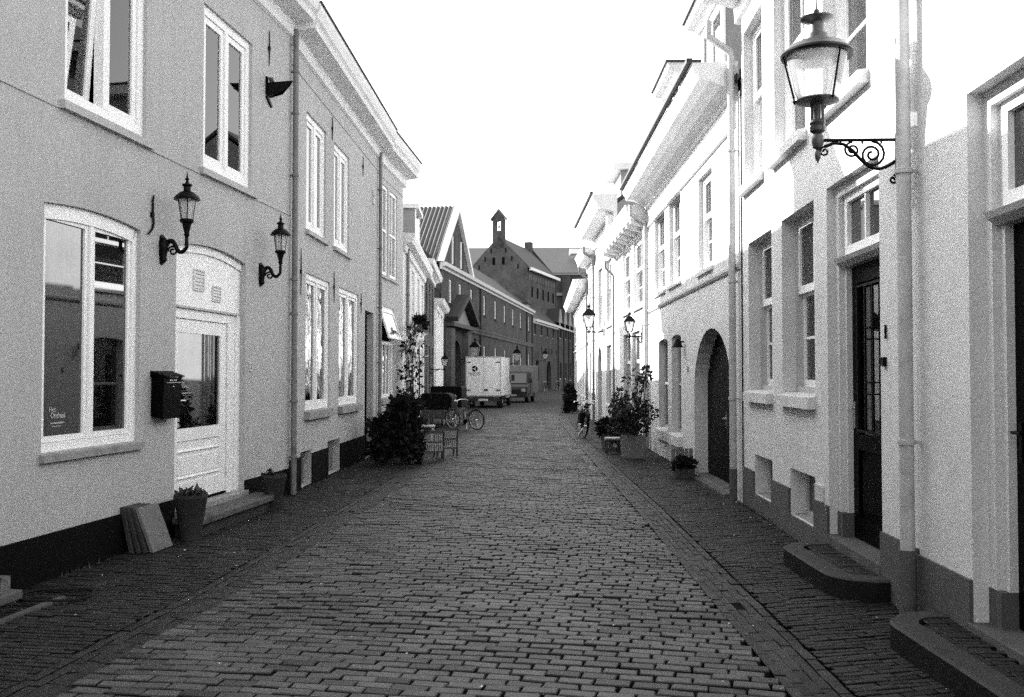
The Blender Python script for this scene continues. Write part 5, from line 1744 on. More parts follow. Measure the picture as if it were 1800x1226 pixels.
# ================================================================ PLANTS
def leaves(centres, n, size, mat, name, parent, flat=0.5, base=None):
    """Leaf-sized folded faces spread through clumps: centres = [(point, radius)]."""
    m = MB()
    for _ in range(n):
        c, r = random.choice(centres)
        d = Vector((random.gauss(0, 1), random.gauss(0, 1), random.gauss(0, 1)))
        d.normalize()
        rr = Vector(r) if isinstance(r, (tuple, list, Vector)) else Vector((r, r, r))
        q = random.random() ** 0.45
        p = Vector(c) + Vector((d.x * rr.x, d.y * rr.y, d.z * rr.z)) * q
        if p.z < 0.015:
            p.z = 0.015 + random.random() * 0.04
        ax = (d + Vector((random.gauss(0, 0.6), random.gauss(0, 0.6), random.gauss(0.1, 0.6))))
        ax.normalize()
        side = ax.cross(Vector((random.gauss(0, 1), random.gauss(0, 1), random.gauss(0, 1))))
        if side.length < 1e-4:
            continue
        side.normalize()
        nrm = ax.cross(side)
        l = size * random.choice((0.5, 0.7, 0.9, 1.0, 1.2, 1.5)) * random.uniform(0.8, 1.2)
        wd = l * random.uniform(0.22, 0.38)
        tn = random.uniform(0.5, 1.6)
        a, b = p, p + ax * l
        mid = p + ax * l * 0.45 + nrm * l * 0.10
        m.poly([a, mid + side * wd, b], tn)
        m.poly([a, b, mid - side * wd], tn)
    return m.build(name, mat, parent, base=base, tone=True)


def stems(base_pt, tips, r, name, parent, mat='stem'):
    m = MB()
    b = Vector(base_pt)
    for tp in tips:
        tp = Vector(tp)
        md = (b + tp) / 2 + Vector((random.gauss(0, 0.05), random.gauss(0, 0.05), 0.05))
        m.tube([b + Vector((random.gauss(0, 0.03), random.gauss(0, 0.03), 0)), md, tp], [r, r * 0.7, r * 0.35], 6)
    return m.build(name, mat, parent, smooth=True)


def round_pot(x, y, z, r0, r1, h, mat, label, cat='pot', name='flower_pot', fill=0.04):
    t = thing(name, label, cat, (x, y, z))
    m = MB()
    m.lathe([(r0, 0), (r1 * 0.97, h - 0.04), (r1, h - 0.035), (r1, h), (r1 - 0.018, h), (r1 - 0.022, h - fill)], (x, y, z), 24, caps=False)
    m.lathe([(0.001, 0.0), (r0, 0.0)], (x, y, z), 24, caps=False)
    m.build('pot', mat, t, smooth=True)
    MB().lathe([(0.001, h - fill + 0.01), (r1 - 0.02, h - fill)], (x, y, z), 24, caps=False).build('soil', 'soil', t)
    return t


t = round_pot(-3.36, 10.16, 0, 0.098, 0.172, 0.48, 'terracotta', 'tall tapered pot with bedding plant, left of the stone doorstep')
leaves([((-3.36, 10.16, 0.485), (0.15, 0.15, 0.025))], 150, 0.065, 'leaf_mid', 'foliage', t)
t = round_pot(-3.05, 12.42, 0, 0.085, 0.16, 0.45, 'terracotta', 'tall tapered pot nearly empty, between the doorstep and the downpipe')
leaves([((-3.12, 12.42, 0.445), (0.07, 0.07, 0.02))], 60, 0.05, 'leaf_dark', 'foliage', t)

# big dark shrubs by the black doorway
def shrub(x, y, r, h, n, size, label, mat='leaf_dark', name='shrub', pot=None, group=None, clumps=26, low=0.15, squash=1.0):
    t = thing(name, label, 'shrub', (x, y, 0), group)
    cl = []
    for _ in range(clumps):
        a = random.uniform(0, 2 * math.pi)
        q = random.random() ** 0.6
        zz = random.uniform(low, 1.0) * h
        rr = r * (1 - 0.55 * (zz / h) ** 2)
        cl.append(((x + rr * 0.8 * q * math.cos(a), y + rr * 0.8 * q * math.sin(a) * squash, zz * 0.92), random.uniform(0.16, 0.32) * r * 1.4))
    leaves(cl, n, size, mat, 'foliage', t)
    stems((x, y, 0.0 if not pot else pot), [c for c, _ in cl[:12]], 0.016, 'branch', t)
    return t


shrub(-2.12, 18.9, 0.50, 1.28, 4200, 0.11, 'large dark bushy shrub in front of the black doorway, left pavement')
shrub(-2.55, 18.7, 0.24, 0.95, 1600, 0.12, 'dark leafy shrub against the wall at the black doorway')
shrub(-2.35, 20.4, 0.42, 1.2, 1700, 0.11, 'dark shrub under the tilted window, behind the largest shrub')
t = thing('climbing_plant', 'tall thin climbing plant with pale blooms before the white house', 'plant', (-2.45, 23.4, 0))
cl = []
for k in range(16):
    z = 0.3 + k * 0.165
    cl.append(((-2.45 + 0.16 * math.sin(k * 1.9), 23.4 + 0.18 * math.cos(k * 1.3), z), 0.10 + 0.05 * (k > 10)))
leaves([(c, 0.16) for c, _ in cl], 300, 0.12, 'leaf_dark', 'foliage', t)
leaves([(c, 0.2) for c, _ in cl[8:]], 120, 0.13, 'petal', 'blossom', t)
stems((-2.45, 23.4, 0), [(-2.55, 23.4, 2.6), (-2.35, 23.3, 2.9), (-2.25, 23.5, 2.5), (-2.5, 23.5, 2.9)], 0.028, 'stem', t)
t = thing('birdhouse', 'small dark box on the downpipe above the climbing plant', 'box', (-2.55, 24.05, 2.2))
MB().box(-2.66, -2.42, 23.92, 24.12, 2.2, 2.42).build('body', 'wood_grey', t)
MB().box(-2.70, -2.38, 23.88, 24.16, 2.422, 2.46).build('roof', 'wood_dark', t)

# right side planting
t = thing('planter', 'big square pale planter with tall leafy bush, right pavement', 'planter', (2.52, 20.2, 0))
m = MB()
xa, ya, w0, w1, hp = 2.52, 20.2, 0.215, 0.25, 0.46
m.raw([(xa - w0, ya - w0, 0), (xa + w0, ya - w0, 0), (xa + w0, ya + w0, 0), (xa - w0, ya + w0, 0), (xa - w1, ya - w1, hp), (xa + w1, ya - w1, hp), (xa + w1, ya + w1, hp), (xa - w1, ya + w1, hp),
       (xa - w1 + 0.03, ya - w1 + 0.03, hp), (xa + w1 - 0.03, ya - w1 + 0.03, hp), (xa + w1 - 0.03, ya + w1 - 0.03, hp), (xa - w1 + 0.03, ya + w1 - 0.03, hp)],
      [(0, 1, 5, 4), (1, 2, 6, 5), (2, 3, 7, 6), (3, 0, 4, 7), (4, 5, 9, 8), (5, 6, 10, 9), (6, 7, 11, 10), (7, 4, 8, 11), (8, 9, 10, 11), (3, 2, 1, 0)])
m.build('pot', 'pot_pale', t)
cl = [((xa + random.uniform(-0.42, 0.38), ya + random.uniform(-0.25, 0.25), random.uniform(0.5, 0.95)), 0.16) for _ in range(14)]
cl += [((xa + random.uniform(-0.28, 0.36), ya + random.uniform(-0.2, 0.2), random.uniform(0.9, 1.75)), 0.13) for _ in range(16)]
leaves(cl, 1150, 0.085, 'leaf_mid', 'foliage', t)
leaves([(c, r) for c, r in cl[:14]], 500, 0.08, 'leaf_dark', 'foliage', t)
stems((xa, ya, 0.44), [c for c, _ in cl[14:]], 0.014, 'stem', t)
t = round_pot(2.25, 22.9, 0, 0.13, 0.17, 0.36, 'pot_pale', 'round pale pot with low plant behind the square planter')
leaves([((2.25, 22.9, 0.5), (0.28, 0.28, 0.18))], 700, 0.09, 'leaf_dark', 'foliage', t)
shrub(2.45, 22.0, 0.34, 1.2, 1100, 0.10, 'loose bush left of the square planter, right pavement', mat='leaf_mid')
t = thing('plant_stand', 'low dark wooden stand beside the square planter', 'stand', (2.20, 21.2, 0))
MB().box(2.02, 2.38, 21.0, 21.4, 0.30, 0.33).build('top', 'wood_dark', t)
for sx, sy in ((2.05, 21.03), (2.33, 21.03), (2.05, 21.35), (2.33, 21.35)):
    MB().box(sx, sx + 0.03, sy, sy + 0.03, 0, 0.298).build('leg', 'wood_dark', t)
MB().box(2.04, 2.36, 21.02, 21.38, 0.333, 0.36).build('tray', 'plate', t)
t = thing('wire_planter', 'small planter with dark plant beside the arched gate', 'planter', (2.88, 16.3, 0))
for k in range(5):
    MB().box(2.70 + k * 0.075, 2.765 + k * 0.075, 16.42, 16.44, 0.0, 0.48).build('board', 'wood_grey', t)
m = MB(); m.box(2.72, 3.04, 16.14, 16.40, 0, 0.16)
m.build('box', 'wood_dark', t)
leaves([((2.88, 16.25, 0.22), (0.17, 0.14, 0.13))], 480, 0.065, 'leaf_dark', 'foliage', t)
shrub(2.8, 46.8, 0.36, 1.25, 1100, 0.16, 'dark column shrub at the far corner of the right pavement')
shrub(2.6, 44.2, 0.35, 0.8, 700, 0.14, 'low dark shrub in front of the far corner, right pavement')
t = thing('window_box', 'dark plants in a box under an upper window of the white house', 'window box', F4.w(4.6, -0.2, 3.05))
F4.mb().box(3.0, 4.3, -0.28, -0.08, 3.0, 3.16).build('box', 'wood_dark', t)
leaves([(F4.w(3.2 + 0.25 * k, -0.2, 3.25), 0.16) for k in range(5)], 500, 0.12, 'leaf_dark', 'foliage', t)

# ================================================================ GARDEN SEATS AND TABLE
def slat_chair(x, y, rz, label, s=1.0):
    t = thing('garden_chair', label, 'chair', (x, y, 0), 'wooden garden chairs on the left pavement')
    M = Matrix.Translation((x, y, 0)) @ Matrix.Rotation(rz, 4, 'Z')
    w, d, sh, bh = 0.21, 0.20, 0.30, 0.60

    def mb():
        return MB(M)
    for sx in (-1, 1):
        m = mb(); m.tube([(sx * w, d, 0), (sx * w, d, sh)], 0.024, 6); m.build('leg', 'wood_dark', t)
        m = mb(); m.tube([(sx * w, -d, 0), (sx * w, -d, sh), (sx * w, -d - 0.06, bh)], 0.024, 6); m.build('leg', 'wood_dark', t)
    for k in range(6):
        y0 = -d + 0.02 + k * (2 * d - 0.02) / 6
        mb().box(-w, w, y0, y0 + 0.05, sh, sh + 0.018).build('seat_slat', 'wood_dark', t)
    m = mb(); m.box(-w, w, -d - 0.07, -d - 0.04, bh - 0.05, bh + 0.01); m.build('back_rail', 'wood_dark', t)
    m = mb(); m.box(-w, w, -d - 0.035, -d - 0.010, sh + 0.06, sh + 0.09); m.build('back_rail', 'wood_dark', t)
    m = mb(); m.box(-w, w, -d - 0.012, -d + 0.012, 0.16, 0.19); m.build('back_rail', 'wood_dark', t)
    for sx in (-1, 1):
        m = mb(); m.box(sx * w - 0.018, sx * w + 0.018, -d, d, 0.40, 0.43); m.build('armrest', 'wood_dark', t)
        m = mb(); m.box(sx * w - 0.014, sx * w + 0.014, d - 0.03, d - 0.002, sh, 0.40); m.build('arm_post', 'wood_dark', t)
    m = mb(); m.box(-w, w, d - 0.02, d, sh - 0.07, sh - 0.002); m.build('apron', 'wood_dark', t)
    for k in range(9):
        xx = -w + 0.035 + k * (2 * w - 0.07) / 8
        m = mb()
        m.extrude([(-d - 0.016, 0.19), (-d - 0.004, 0.19), (-d - 0.018, sh + 0.07), (-d - 0.050, bh - 0.04), (-d - 0.062, bh - 0.04), (-d - 0.030, sh + 0.07)], 'x', xx - 0.014, xx + 0.014)
        m.build('back_slat', 'pale_panel', t)
    return t


slat_chair(-1.62, 19.75, R(8), 'slatted wooden garden chair nearest the shrub, its back to the camera')
slat_chair(-1.42, 20.75, R(14), 'slatted wooden garden chair behind the nearer one, white cushion')
t = thing('cushion', 'white cushion on the second garden chair', 'cushion', (-1.40, 20.78, 0.32))
m = MB(Matrix.Translation((-1.40, 20.76, 0.322)) @ Matrix.Rotation(R(14), 4, 'Z'))
m.lathe([(0.02, 0.0), (0.19, 0.01), (0.215, 0.03), (0.19, 0.05), (0.02, 0.062)], (0, 0, 0), 4, a0=math.pi / 4)
m.build('pad', 'curtain', t)
t = thing('side_table', 'small white crate table behind the garden chairs', 'table', (-1.95, 21.9, 0))
MB().box(-2.15, -1.75, 21.7, 22.1, 0.56, 0.59).build('top', 'plate', t)
for sx, sy in ((-2.13, 21.72), (-1.80, 21.72), (-2.13, 22.05), (-1.80, 22.05)):
    MB().box(sx, sx + 0.03, sy, sy + 0.03, 0, 0.558).build('leg', 'plate', t)
MB().box(-2.13, -1.98, 21.715, 21.73, 0.10, 0.50).build('panel', 'plate', t)


# ================================================================ BICYCLES AND CARTS
def wheel(M, c, r, t, name='wheel', tyre=0.022, spokes=20):
    m = MB(M)
    c = Vector(c)
    ring = [c + Vector((r * math.cos(a), 0, r * math.sin(a))) for a in [k * 2 * math.pi / 36 for k in range(36)]]
    m.tube(ring, tyre, 8, closed=True)
    w = m.build(name, 'rubber', t, smooth=True)
    m = MB(M)
    m.tube([c + Vector(((r - 0.03) * math.cos(a), 0, (r - 0.03) * math.sin(a))) for a in [k * 2 * math.pi / 36 for k in range(36)]], 0.010, 6, closed=True)
    m.build('rim', 'frame_grey', w, smooth=True)
    m = MB(M)
    for k in range(spokes):
        a = k * 2 * math.pi / spokes
        m.tube([c + Vector((0.02 * math.cos(a + 0.6), 0.02 * (1 if k % 2 else -1), 0.02 * math.sin(a + 0.6))), c + Vector(((r - 0.03) * math.cos(a), 0, (r - 0.03) * math.sin(a)))], 0.0018, 3, caps=False)
    m.tube([c + Vector((0, -0.045, 0)), c + Vector((0, 0.045, 0))], 0.025, 8)
    s = m.build('spokes', 'chrome', w)
    return w


def bicycle(x, y, heading, lean, label, frame='black_paint', s=1.0, group='parked bicycles', bag=False):
    """Upright Dutch bicycle; local +x is forward, rear wheel at the origin."""
    t = thing('bicycle', label, 'bicycle', (x, y, 0), group)
    M = Matrix.Translation((x, y, 0)) @ Matrix.Rotation(heading, 4, 'Z') @ Matrix.Rotation(lean, 4, 'X') @ Matrix.Scale(s, 4)
    r = 0.335
    wheel(M, (0, 0, r + 0.02), r, t)
    wheel(M, (1.10, 0, r + 0.02), r, t)
    hub, bb, seat, head_b, head_t, fh = (0, 0, r + .02), (0.46, 0, 0.30), (0.30, 0, 0.80), (0.92, 0, 0.66), (0.86, 0, 0.88), (1.10, 0, r + .02)
    m = MB(M)
    m.tube([bb, seat], 0.016, 8); m.tube([bb, (0.72, 0, 0.40), head_b], 0.018, 8); m.tube([(0.38, 0, 0.55), (0.66, 0, 0.56), (0.89, 0, 0.78)], 0.016, 8)
    m.tube([head_b, head_t], 0.020, 8)
    for q in (-0.05, 0.05):
        m.tube([(hub[0], q, hub[2]), (bb[0], q * 0.6, bb[2])], 0.011, 6)
        m.tube([(hub[0], q, hub[2]), (0.33, q * 0.4, 0.70)], 0.010, 6)
        m.tube([(fh[0], q, fh[2]), (0.96, q * 0.8, 0.62), head_b], 0.012, 6)
    m.build('frame', frame, t, smooth=True)
    m = MB(M)
    m.tube([seat, (0.28, 0, 0.92)], 0.012, 6)
    m.tube([head_t, (0.83, 0, 1.00)], 0.012, 6)
    m.tube([(0.58, 0.30, 1.00), (0.70, 0.29, 1.04), (0.82, 0.14, 1.05), (0.84, 0, 1.02), (0.82, -0.14, 1.05), (0.70, -0.29, 1.04), (0.58, -0.30, 1.00)], 0.012, 8)
    m.build('handlebar', 'chrome', t, smooth=True)
    m = MB(M)
    m.raw([(0.12, -0.10, 0.94), (0.12, 0.10, 0.94), (0.25, 0.07, 0.95), (0.40, 0.02, 0.93), (0.40, -0.02, 0.93), (0.25, -0.07, 0.95), (0.14, -0.07, 0.88), (0.14, 0.07, 0.88), (0.36, 0.01, 0.89), (0.36, -0.01, 0.89)],
          [(0, 5, 2, 1), (5, 4, 3, 2), (0, 6, 9, 4, 5), (1, 2, 3, 8, 7), (0, 1, 7, 6), (6, 7, 8, 9), (4, 9, 8, 3)])
    m.build('saddle', 'rubber', t)
    for cx in (0, 1.10):
        m = MB(M)
        a0, a1 = (R(15), R(200)) if cx == 0 else (R(20), R(170))
        m.tube([(cx + 0.375 * math.cos(a0 + (a1 - a0) * k / 14), 0, r + .02 + 0.375 * math.sin(a0 + (a1 - a0) * k / 14)) for k in range(15)], 0.018, 5)
        m.build('mudguard', frame, t, smooth=True)
    m = MB(M)
    for q in (-0.06, 0.06):
        m.tube([(-0.20, q, 0.76), (0.26, q, 0.76)], 0.008, 5)
        m.tube([(0, q, r + .02), (-0.12, q, 0.76)], 0.007, 5)
    for q in (-0.18, 0.0, 0.18):
        m.tube([(q, -0.06, 0.76), (q, 0.06, 0.76)], 0.006, 5)
    m.build('luggage_rack', 'black_iron', t)
    m = MB(M)
    m.lathe([(0.09, -0.006), (0.09, 0.006)], (0, 0, 0), 16)
    m.v = [Vector((bb[0] + v.x, v.z + 0.04, bb[2] + v.y)) for v in m.v]
    m.tube([(bb[0], 0.06, bb[2]), (bb[0] + 0.10, 0.06, bb[2] - 0.14)], 0.010, 5)
    m.tube([(bb[0], -0.06, bb[2]), (bb[0] - 0.10, -0.06, bb[2] + 0.14)], 0.010, 5)
    m.box(bb[0] + 0.06, bb[0] + 0.15, 0.06, 0.16, bb[2] - 0.155, bb[2] - 0.135)
    m.box(bb[0] - 0.15, bb[0] - 0.06, -0.16, -0.06, bb[2] + 0.13, bb[2] + 0.15)
    m.build('crank', 'black_iron', t)
    m = MB(M); m.tube([(0.42, 0.03, 0.27), (0.34, 0.14, 0.03)], 0.010, 5); m.build('kickstand', 'chrome', t)
    if bag:
        m = MB(M); m.box(-0.16, 0.20, 0.07, 0.20, 0.42, 0.76); m.build('pannier', 'canvas_black', t, bevel=0.03)
    return t


bicycle(-1.10, 30.35, R(142), R(-5), 'dark bicycle standing across the left pavement beside the covered cargo bikes', frame='grey_panel', s=0.9)
bicycle(1.98, 26.5, R(95), R(5), 'dark bicycle with pannier parked behind the square planter, nearer of two', s=0.93, bag=True)
bicycle(2.2, 28.6, R(93), R(5), 'dark bicycle parked against the right wall, farther of two', s=0.93)


def cargo_trike(x, y, rz, w, l, zt, label, round_=0.22):
    t = thing('cargo_bike', label, 'cargo bike', (x, y, 0), 'covered cargo bikes on the left pavement')
    M = Matrix.Translation((x, y, 0)) @ Matrix.Rotation(rz, 4, 'Z')
    m = MB(M)
    hw = w / 2
    m.box(-hw + 0.06, hw - 0.06, 0.02, l - 0.02, 0.30, 0.62)
    m.build('box', 'wood_dark', t)
    pr = [(-hw, 0.60), (hw, 0.60), (hw, zt - round_)]
    for k in range(1, 6):
        a = k * math.pi / 12
        pr.append((hw - round_ + round_ * math.cos(a), zt - round_ + round_ * math.sin(a)))
    pr.append((hw - round_, zt)); pr.append((-hw + round_, zt))
    for k in range(1, 6):
        a = math.pi / 2 + k * math.pi / 12
        pr.append((-hw + round_ + round_ * math.cos(a), zt - round_ + round_ * math.sin(a)))
    pr.append((-hw, zt - round_))
    m = MB(M); m.extrude(pr, 'y', 0, l)
    m.build('cover', 'canvas_black', t, bevel=0.03)
    m = MB(M)
    m.tube([(p[0], -0.006, p[1]) for p in pr[2:]], 0.012, 6)
    m.build('cover_hoop', 'rubber', t)
    for sx in (-1, 1):
        Mw = M @ Matrix.Translation((sx * (hw + 0.04), 0.45, 0)) @ Matrix.Rotation(R(90), 4, 'Z')
        wheel(Mw, (0, 0, 0.27), 0.25, t, spokes=14)
    Mw = M @ Matrix.Translation((0, l + 0.55, 0)) @ Matrix.Rotation(R(90), 4, 'Z')
    wheel(Mw, (0, 0, 0.30), 0.28, t, spokes=14)
    m = MB(M)
    m.tube([(0, l - 0.1, 0.35), (0, l + 0.2, 0.32), (0, l + 0.55, 0.30)], 0.025, 8); m.tube([(0, l + 0.25, 0.32), (0, l + 0.35, 0.85)], 0.016, 8)
    m.build('frame', 'black_iron', t)
    m = MB(M); m.tube([(-hw, l + 0.05, zt - 0.1), (hw, l + 0.05, zt - 0.1)], 0.014, 6); m.build('push_bar', 'chrome', t)
    MB(M).box(-0.08, 0.08, l + 0.25, l + 0.5, 0.85, 0.90).build('saddle', 'rubber', t)
    return t


cargo_trike(-2.50, 31.4, R(-6), 1.10, 1.0, 1.13, 'black cargo bike with rounded rain cover behind the garden chairs')
cargo_trike(-2.30, 33.7, R(-6), 1.10, 1.2, 1.33, 'taller black covered cargo bike right behind the rounded one', round_=0.08)

# ================================================================ TRUCK AND VANS
t = thing('box_truck', 'white box truck seen from behind, parked below the brick range', 'truck', (-1.5, 51.5, 0))
M = Matrix.Translation((-2.41, 50.6, 0)) @ Matrix.Rotation(R(-6.5), 4, 'Z')
W_, Ln = 1.84, 3.9
MB(M).box(0, W_, 0.04, Ln, 0.64, 2.68).build('body', 'vehicle_white', t, bevel=0.02)
m = MB(M)
frame_box(m, -0.015, W_ + 0.015, 0.62, 2.70, 0.05, -0.01, 0.038)
m.build('rear_frame', 'frame_grey', t)
for i, (a, b) in enumerate(((0.04, W_ / 2 - 0.025), (W_ / 2 + 0.025, W_ - 0.04))):
    d = MB(M).box(a, b, 0.0, 0.036, 0.68, 2.64).build('rear_door', 'vehicle_white', t)
    for z in (0.92, 2.38):
        xx = a if i == 0 else b - 0.22
        MB(M).box(xx, xx + 0.22, -0.02, -0.001, z, z + 0.05).build('hinge', 'black_iron', d)
    if i == 1:
        MB(M).box(a + 0.01, a + 0.22, -0.03, -0.001, 0.92, 1.0).build('latch', 'black_iron', d)
    else:
        # printed emblem: a disc cut in three by white lines, two lines of small capitals under it
        cx, cz, rr = 0.47, 2.06, 0.16
        for k in range(3):
            a0 = R(-55 + 120 * k)
            pts = [(cx + 0.025 * math.cos(a0 + R(55)), cz + 0.025 * math.sin(a0 + R(55)))] + [(cx + rr * math.cos(a0 + R(110) * q / 10), cz + rr * math.sin(a0 + R(110) * q / 10)) for q in range(11)]
            m = MB(M); m.extrude(pts, 'y', -0.006, -0.001); m.build('emblem', 'decal', d)
        m = MB(M)
        random.seed(21)
        for row, (z, n_) in enumerate(((1.80, 14), (1.70, 12))):
            for k in range(n_):
                x0 = 0.16 + k * 0.62 / n_
                ww = 0.62 / n_ * 0.62
                m.box(x0, x0 + 0.011, -0.004, -0.001, z, z + 0.068)
                if random.random() < 0.6: m.box(x0 + 0.011, x0 + ww, -0.004, -0.001, z + 0.055, z + 0.068)
                if random.random() < 0.6: m.box(x0 + 0.011, x0 + ww, -0.004, -0.001, z, z + 0.012)
                if random.random() < 0.7: m.box(x0 + ww - 0.011, x0 + ww, -0.004, -0.001, z + 0.013, z + 0.054)
        m.build('lettering', 'grey_panel', d)
random.seed(5)
m = MB(M); m.box(0.25, W_ - 0.25, 0.3, Ln + 1.6, 0.38, 0.62); m.build('chassis', 'vehicle_dark', t)
m = MB(M); m.box(0.05, W_ - 0.05, -0.02, 0.10, 0.36, 0.50); m.build('bumper', 'vehicle_dark', t)
m = MB(M); m.box(0.08, W_ - 0.08, -0.005, 0.03, 0.50, 0.60); m.build('light_bar', 'vehicle_dark', t)
for xx in (0.12, W_ - 0.36):
    MB(M).box(xx, xx + 0.24, -0.02, -0.006, 0.51, 0.59).build('tail_light', 'grey_panel', t)
MB(M).box(W_ / 2 - 0.26, W_ / 2 + 0.26, -0.032, -0.021, 0.38, 0.49).build('number_plate', 'plate', t)


def car_wheel(M, x, y, r, w, t):
    m = MB(M)
    m.lathe([(r * 0.55, -w / 2), (r * 0.97, -w / 2), (r, -w / 2 + 0.03), (r, w / 2 - 0.03), (r * 0.97, w / 2), (r * 0.55, w / 2)], (0, 0, 0), 24)
    m.v = [Vector((x + v.z, y + v.x, r + v.y)) for v in m.v]
    wl_ = m.build('wheel', 'rubber', t, smooth=True)
    m = MB(M)
    m.lathe([(0.02, -w / 2 - 0.004), (r * 0.54, -w / 2 + 0.004), (r * 0.54, w / 2 - 0.004), (0.02, w / 2 + 0.004)], (0, 0, 0), 16)
    m.v = [Vector((x + v.z, y + v.x, r + v.y)) for v in m.v]
    m.build('rim', 'frame_grey', wl_)


for xx in (0.16, W_ - 0.16):
    car_wheel(M, xx, 0.95, 0.33, 0.28, t)
    car_wheel(M, xx, Ln + 0.95, 0.33, 0.2, t)
m = MB(M)
m.extrude([(Ln + 0.02, 0.45), (Ln + 1.55, 0.45), (Ln + 1.6, 1.0), (Ln + 1.15, 1.25), (Ln + 0.75, 2.05), (Ln + 0.02, 2.12)], 'x', 0.08, W_ - 0.08)
m.build('cab', 'vehicle_white', t, bevel=0.03)
m = MB(M)
for xx in (0.07, W_ - 0.07):
    m.extrude([(Ln + 0.25, 1.3), (Ln + 1.05, 1.3), (Ln + 0.72, 1.95), (Ln + 0.25, 1.98)], 'x', xx - 0.012, xx + 0.012)
m.build('side_window', 'pane', t)
for xx, s_ in ((0.05, -1), (W_ - 0.05, 1)):
    m = MB(M)
    m.tube([(xx, Ln + 0.9, 1.35), (xx + s_ * 0.14, Ln + 0.85, 1.5)], 0.015, 6)
    m.box(xx + s_ * 0.06, xx + s_ * 0.24, Ln + 0.80, Ln + 0.86, 1.4, 1.75)
    m.build('mirror', 'vehicle_dark', t)


def van(x, y, rz, w, l, h, label, body, front=True, name='van'):
    """Panel van; its nose points to local -y."""
    t = thing(name, label, 'van', (x, y, 0))
    M = Matrix.Translation((x, y, 0)) @ Matrix.Rotation(rz, 4, 'Z')
    hw = w / 2
    m = MB(M)
    m.extrude([(0.02, 0.32), (0.0, 0.75), (0.18, 1.02), (0.75, 1.18), (1.35, h - 0.06), (1.7, h), (l, h), (l, 0.32)], 'x', -hw, hw)
    m.build('body', body, t, bevel=0.05)
    m = MB(M)
    m.raw([(-hw + 0.12, 0.775, 1.215), (hw - 0.12, 0.775, 1.215), (hw - 0.18, 1.30, h - 0.12), (-hw + 0.18, 1.30, h - 0.12)], [(0, 1, 2, 3)])
    m.v = [v + Vector((0, -0.03, 0.012)) for v in m.v]
    m.build('windscreen', 'pane', t)
    for sx in (-1, 1):
        MB(M).extrude([(0.95, 1.25), (1.75, 1.25), (1.75, h - 0.22), (1.42, h - 0.22)], 'x', sx * (hw + 0.001), sx * (hw + 0.012)).build('side_window', 'pane', t)
        MB(M).box(sx * (hw - 0.34), sx * (hw - 0.08), -0.015, 0.06, 0.70, 0.88).build('headlight', 'chrome', t)
        m = MB(M)
        m.tube([(sx * hw, 1.0, 1.25), (sx * (hw + 0.12), 0.95, 1.32)], 0.02, 6)
        m.box(sx * (hw + 0.05), sx * (hw + 0.2), 0.90, 0.96, 1.22, 1.48)
        m.build('mirror', 'vehicle_dark', t)
        car_wheel(M, sx * (hw - 0.10), 0.75, 0.32, 0.2, t)
        car_wheel(M, sx * (hw - 0.10), l - 0.8, 0.32, 0.2, t)
    MB(M).box(-hw + 0.02, hw - 0.02, -0.06, 0.01, 0.34, 0.56).build('bumper', 'vehicle_dark', t)
    MB(M).box(-hw + 0.36, hw - 0.36, -0.02, 0.0, 0.72, 0.85).build('grille', 'vehicle_dark', t)
    MB(M).box(-0.26, 0.26, -0.068, -0.061, 0.42, 0.52).build('number_plate', 'plate', t)
    return t


t = van(0.05, 60.5, R(-9), 1.75, 4.2, 1.95, 'dark fronted van with pale box facing the camera, just past the white truck', 'vehicle_dark')
M = Matrix.Translation((0.05, 60.5, 0)) @ Matrix.Rotation(R(-9), 4, 'Z')
MB(M).box(-0.98, 0.98, 1.9, 4.6, 0.55, 2.35).build('cargo_box', 'pale_panel', t, bevel=0.02)
for i, (x, y, a) in enumerate(((3.3, 99.5, 75), (5.0, 108.5, 70), (7.2, 121, 70))):
    bicycle(x, y, R(a), R(4), ['bicycle leaning at the end of the brick range, beside its last downpipe', 'bicycle leaning under the first window of the far brick wing', 'bicycle leaning beyond the arched door of the far brick wing'][i], group='bicycles along the far brick walls')

